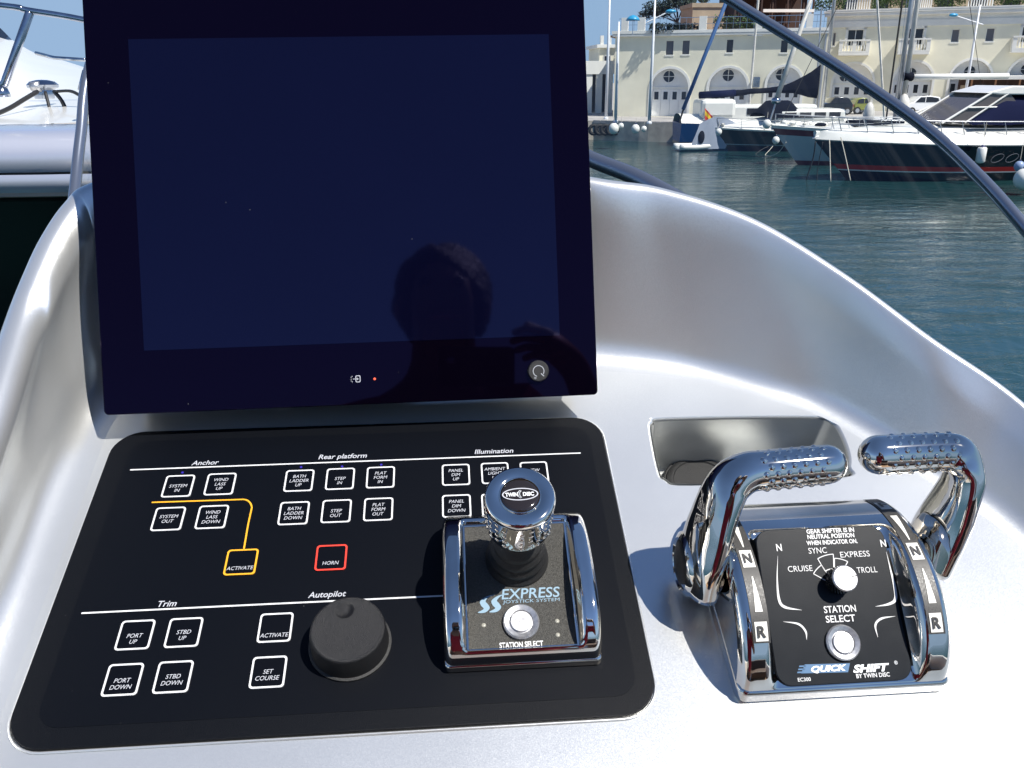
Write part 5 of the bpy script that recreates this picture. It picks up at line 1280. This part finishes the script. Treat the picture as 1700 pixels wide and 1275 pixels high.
# crowned foredeck, cabin front
def dpt(px,py,Y): return at_dist(px,py,Y)
rws = []
for (Y,ys) in ((2.90,(207,207,207,206,204,201,199)),(3.10,(203,203,201,197,190,188,187)),(3.5,(196,193,188,183,176,173,172)),(4.1,(180,176,171,166,162,160,160)),(4.6,(160,157,154,152.5,152,152,153))):
    rws.append([dpt(px,py,Y) for px,py in zip((-900,-300,0,60,110,150,500),ys)])
MB().grid(rws).build('foredeck', GEL, nb, smooth=True)
sil = [(-900,50),(-300,45),(0,60),(20,66),(35,75),(46,82),(56,87),(80,94),(107,101),(141,112),(220,128),(420,150)]
rws = [[dpt(px,py,7.5) for px,py in sil],[dpt(px,py+3,6.6) for px,py in sil],[dpt(px,min(py+(152-py)*.30,152),5.8) for px,py in sil],[dpt(px,min(py+(152-py)*.55,152),5.2) for px,py in sil],[dpt(px,153.5,4.6) for px,py in sil]]
MB().grid(rws).build('deckhouse_front', GEL, nb, smooth=True)
rws = [[dpt(px,py,6.75) for px,py in ((-500,66),(0,64),(20,66.5))],[dpt(px,py,6.95) for px,py in ((-500,30),(0,46),(14,60))]]
MB().grid(rws).build('deckhouse_window', NBLK, nb)
R1 = [dpt(px,py,2.75) for px,py in ((-300,-20),(0,9),(45,17),(140,33),(300,70),(520,150))]
MB().tube(catmull(R1,5),.0085,8).build('bow_rail', STEEL, nb, smooth=True)
MB().tube([dpt(0,148,2.80),dpt(8,138,2.80),dpt(50,19,2.75)],.0125,8).build('rail_stanchion', STEEL, nb, smooth=True)
MB().lathe([(.022,0),(.022,.01),(.016,.03)],12,dpt(3,155,2.80)-Vector((0,0,.01))).build('stanchion_foot', STEEL, nb, smooth=True)
MB().tube([dpt(134,150,2.9),dpt(142,118,2.9)],.010,8).build('rail_stanchion', STEEL, nb, smooth=True)
MB().tube([dpt(60,88,4.0),dpt(90,96,3.9),dpt(142,99.5,3.8)],.008,6).build('life_line', STEEL, nb, smooth=True)
wl_ = dpt(73,155,3.7)
g = MB().lathe([(.035,-.02),(.04,.0),(.036,.012),(.056,.022),(.058,.032),(.045,.044),(.02,.050),(.0,.051)],20,wl_); wn_ = g.build('windlass', STEEL, nb, smooth=True, angle=40)
MB().tube([dpt(52,144,3.65),dpt(66,143,3.65)],.018,8).build('windlass_drum', BRUSHED, wn_, smooth=True)
for nm,pts,r_ in (('deck_hose',[(62,152),(40,165),(15,180),(-20,195)],.008),('chain_arm',[(75,152),(81,175),(87,205)],.006),('deck_hose',[(90,152),(103,168),(112,190),(115,198)],.008),('deck_hose',[(90,152),(115,151),(130,157),(145,168)],.006)):
    MB().tube(catmull([dpt(px,py,3.62-.004*abs(px-75)) for px,py in pts],4),r_,6).build(nm, RUBBER, nb, smooth=True)
g = MB(); g.tube([dpt(112,200,3.25),dpt(113,191,3.25),dpt(119,190,3.25),dpt(121,199,3.25)],.008,6); g.build('chain_hook', BRUSHED, nb, smooth=True)

# ================================================================== the photographer (seen only in reflections)
def mirror(P):
    P = Vector(P); k = (P-SO).dot(SN); return P-SN*2*k
def vpt(px,py,z): return cw(mirror(Vector(((px-850)/F,(py-637.5)/F,1))*z))
hd_ = vpt(735,505,1.66)
hand = vpt(918,566,1.50)
ph0 = EYE
floor_z = 3.312
who = empty('person', (hd_.x,hd_.y,floor_z), (0,0,0), 'photographer in a red shirt holding up a black phone at the helm', 'person')
hz = hd_.z-floor_z
k_ = hz/1.62
def W(p): return Vector(p)-Vector((hd_.x,hd_.y,floor_z))
hnd = W(hand)
sh = (.185*k_,-.03,hz-.25); el = Vector((.33,.02,hz-.50)); wr = hnd+Vector((.045,-.03,-.05))
palm = hnd+Vector((.010,-.012,-.005))
V_ = [((0,-.04,.95*k_),.15,.11),((0,-.05,1.15*k_),.14,.10),((0,-.05,hz-.26),.16,.105),((0,-.035,hz-.13),.058),((0,.0,hz-.03),.070,.080),((0,-.005,hz+.045),.072,.085),((0,-.01,hz+.085),.05,.06),
      (sh,.062),(tuple(el),.045),(tuple(wr),.028,.024),(tuple(palm),.036,.017),
      ((-.185*k_,-.04,hz-.25),.062),((-.25,-.08,hz-.52),.045),((-.20,.06,hz-.72),.028),((-.17,.12,hz-.77),.034,.016),
      ((.09,-.03,.86*k_),.10),((.10,.0,.48*k_),.066),((.11,-.03,.09),.045),((.12,.12,.04),.04),((-.09,-.03,.86*k_),.10),((-.10,.0,.48*k_),.066),((-.11,-.03,.09),.045),((-.12,.12,.04),.04),
      ((0,.085,hz-.025),.014),((0,.05,hz-.075),.045)]
E_ = [(0,1),(1,2),(2,3),(3,4),(4,5),(5,6),(2,7),(7,8),(8,9),(9,10),(2,11),(11,12),(12,13),(13,14),(0,15),(15,16),(16,17),(17,18),(0,19),(19,20),(20,21),(21,22),(4,23),(4,24)]
def finger(base_i, pts, r_):
    prev = base_i
    for i,p in enumerate(pts):
        V_.append((tuple(p), r_*(1-.12*i))); E_.append((prev,len(V_)-1)); prev = len(V_)-1
for i,(dx,dz,ln) in enumerate(((-.045,.020,.034),(-.046,.004,.036),(-.042,-.013,.034),(-.034,-.028,.028))):
    b0 = palm+Vector((dx*.55,.022,dz)); finger(10,[b0, b0+Vector((-ln,.004,.004)), b0+Vector((-ln*1.7,-.008,0))],.0085)
finger(10,[palm+Vector((-.012,-.02,.028)),palm+Vector((-.038,-.018,.040)),palm+Vector((-.058,-.010,.046))],.010)
lp = Vector((-.17,.12,hz-.77))
for i in range(4): b0 = lp+Vector((-.018+.013*i,.03,-.035)); finger(14,[b0,b0+Vector((0,.022,-.022)),b0+Vector((0,.022,-.045))],.0085)
finger(14,[lp+Vector((.03,.01,-.015)),lp+Vector((.042,.025,-.035))],.009)
bd_ = skinmesh('body', V_, E_, SKIN, who, 0, 2)
MB().ball((-.032,.079,hz+.012),.011,8,6).ball((.032,.079,hz+.012),.011,8,6).build('eyes', mat('eye_brown',(.05,.03,.02),.2), who, smooth=True)
MB().tube(catmull([(-.025,.088,hz-.062),(0,.094,hz-.060),(.025,.088,hz-.062)],4),.005,6).build('mouth', mat('lips',(.35,.12,.10),.5), who, smooth=True)
for s in (-1,1): MB().ball((s*.083,-.005,hz-.005),.03,8,6,.4,.7,1).build('ear', SKIN, who, smooth=True)
g = MB(); rws = []
for i in range(19):
    th = math.pi*(.02+.70*i/18); rw = []
    for k in range(41):
        a_ = 2*math.pi*k/40; r_ = .101*(1+.03*math.sin(5*a_+i*.8)+.022*math.sin(11*a_+1.3*i)+.015*math.sin(19*a_+2.1*i))
        rw.append(Vector((r_*.97*math.sin(th)*math.cos(a_), -.030+r_*1.0*math.sin(th)*math.sin(a_), hz+.022+r_*1.10*math.cos(th))))
    rws.append(rw)
g.grid(rws).build('hair', HAIR, who, smooth=True)
skinmesh('shirt', [((0,-.04,.90*k_),.175,.13),((0,-.05,1.15*k_),.165,.125),((0,-.05,hz-.27),.185,.13),((0,-.04,hz-.17),.075),(sh,.082),(tuple(Vector(sh).lerp(el,.75)),.066),((-.185*k_,-.04,hz-.25),.082),((-.235,-.07,hz-.46),.066)],
    [(0,1),(1,2),(2,3),(2,4),(4,5),(2,6),(6,7)], REDS, who, 1, 2)
skinmesh('trousers', [((0,-.04,.93*k_),.165,.13),((.09,-.03,.83*k_),.12),((.10,.0,.48*k_),.09),((.11,-.03,.12),.07),((-.09,-.03,.83*k_),.12),((-.10,.0,.48*k_),.09),((-.11,-.03,.12),.07)],[(0,1),(1,2),(2,3),(0,4),(4,5),(5,6)], DENIM, who)
# phone: the camera looks out of its lens, so the body lies just behind the lens point
ph = empty('mobile_phone', (0,0,0), label='black mobile phone held sideways by the photographer', cat='phone')
ph.matrix_world = cam.matrix_world.copy()
MB().prism(rrect(-.022,.112,-.046,.024,.009,5),.006,.015).build('phone_body', PHONE, ph, bevel=.002)
MB().lathe([(.0065,0),(.0065,.0022),(.005,.003)],20).xf(Matrix.Translation((0,0,.0035))).build('lens_ring', STEEL, ph, smooth=True)
MB().prism(rrect(-.016,.106,-.042,.020,.003,3),.015,.0154).build('phone_screen', LCD, ph)
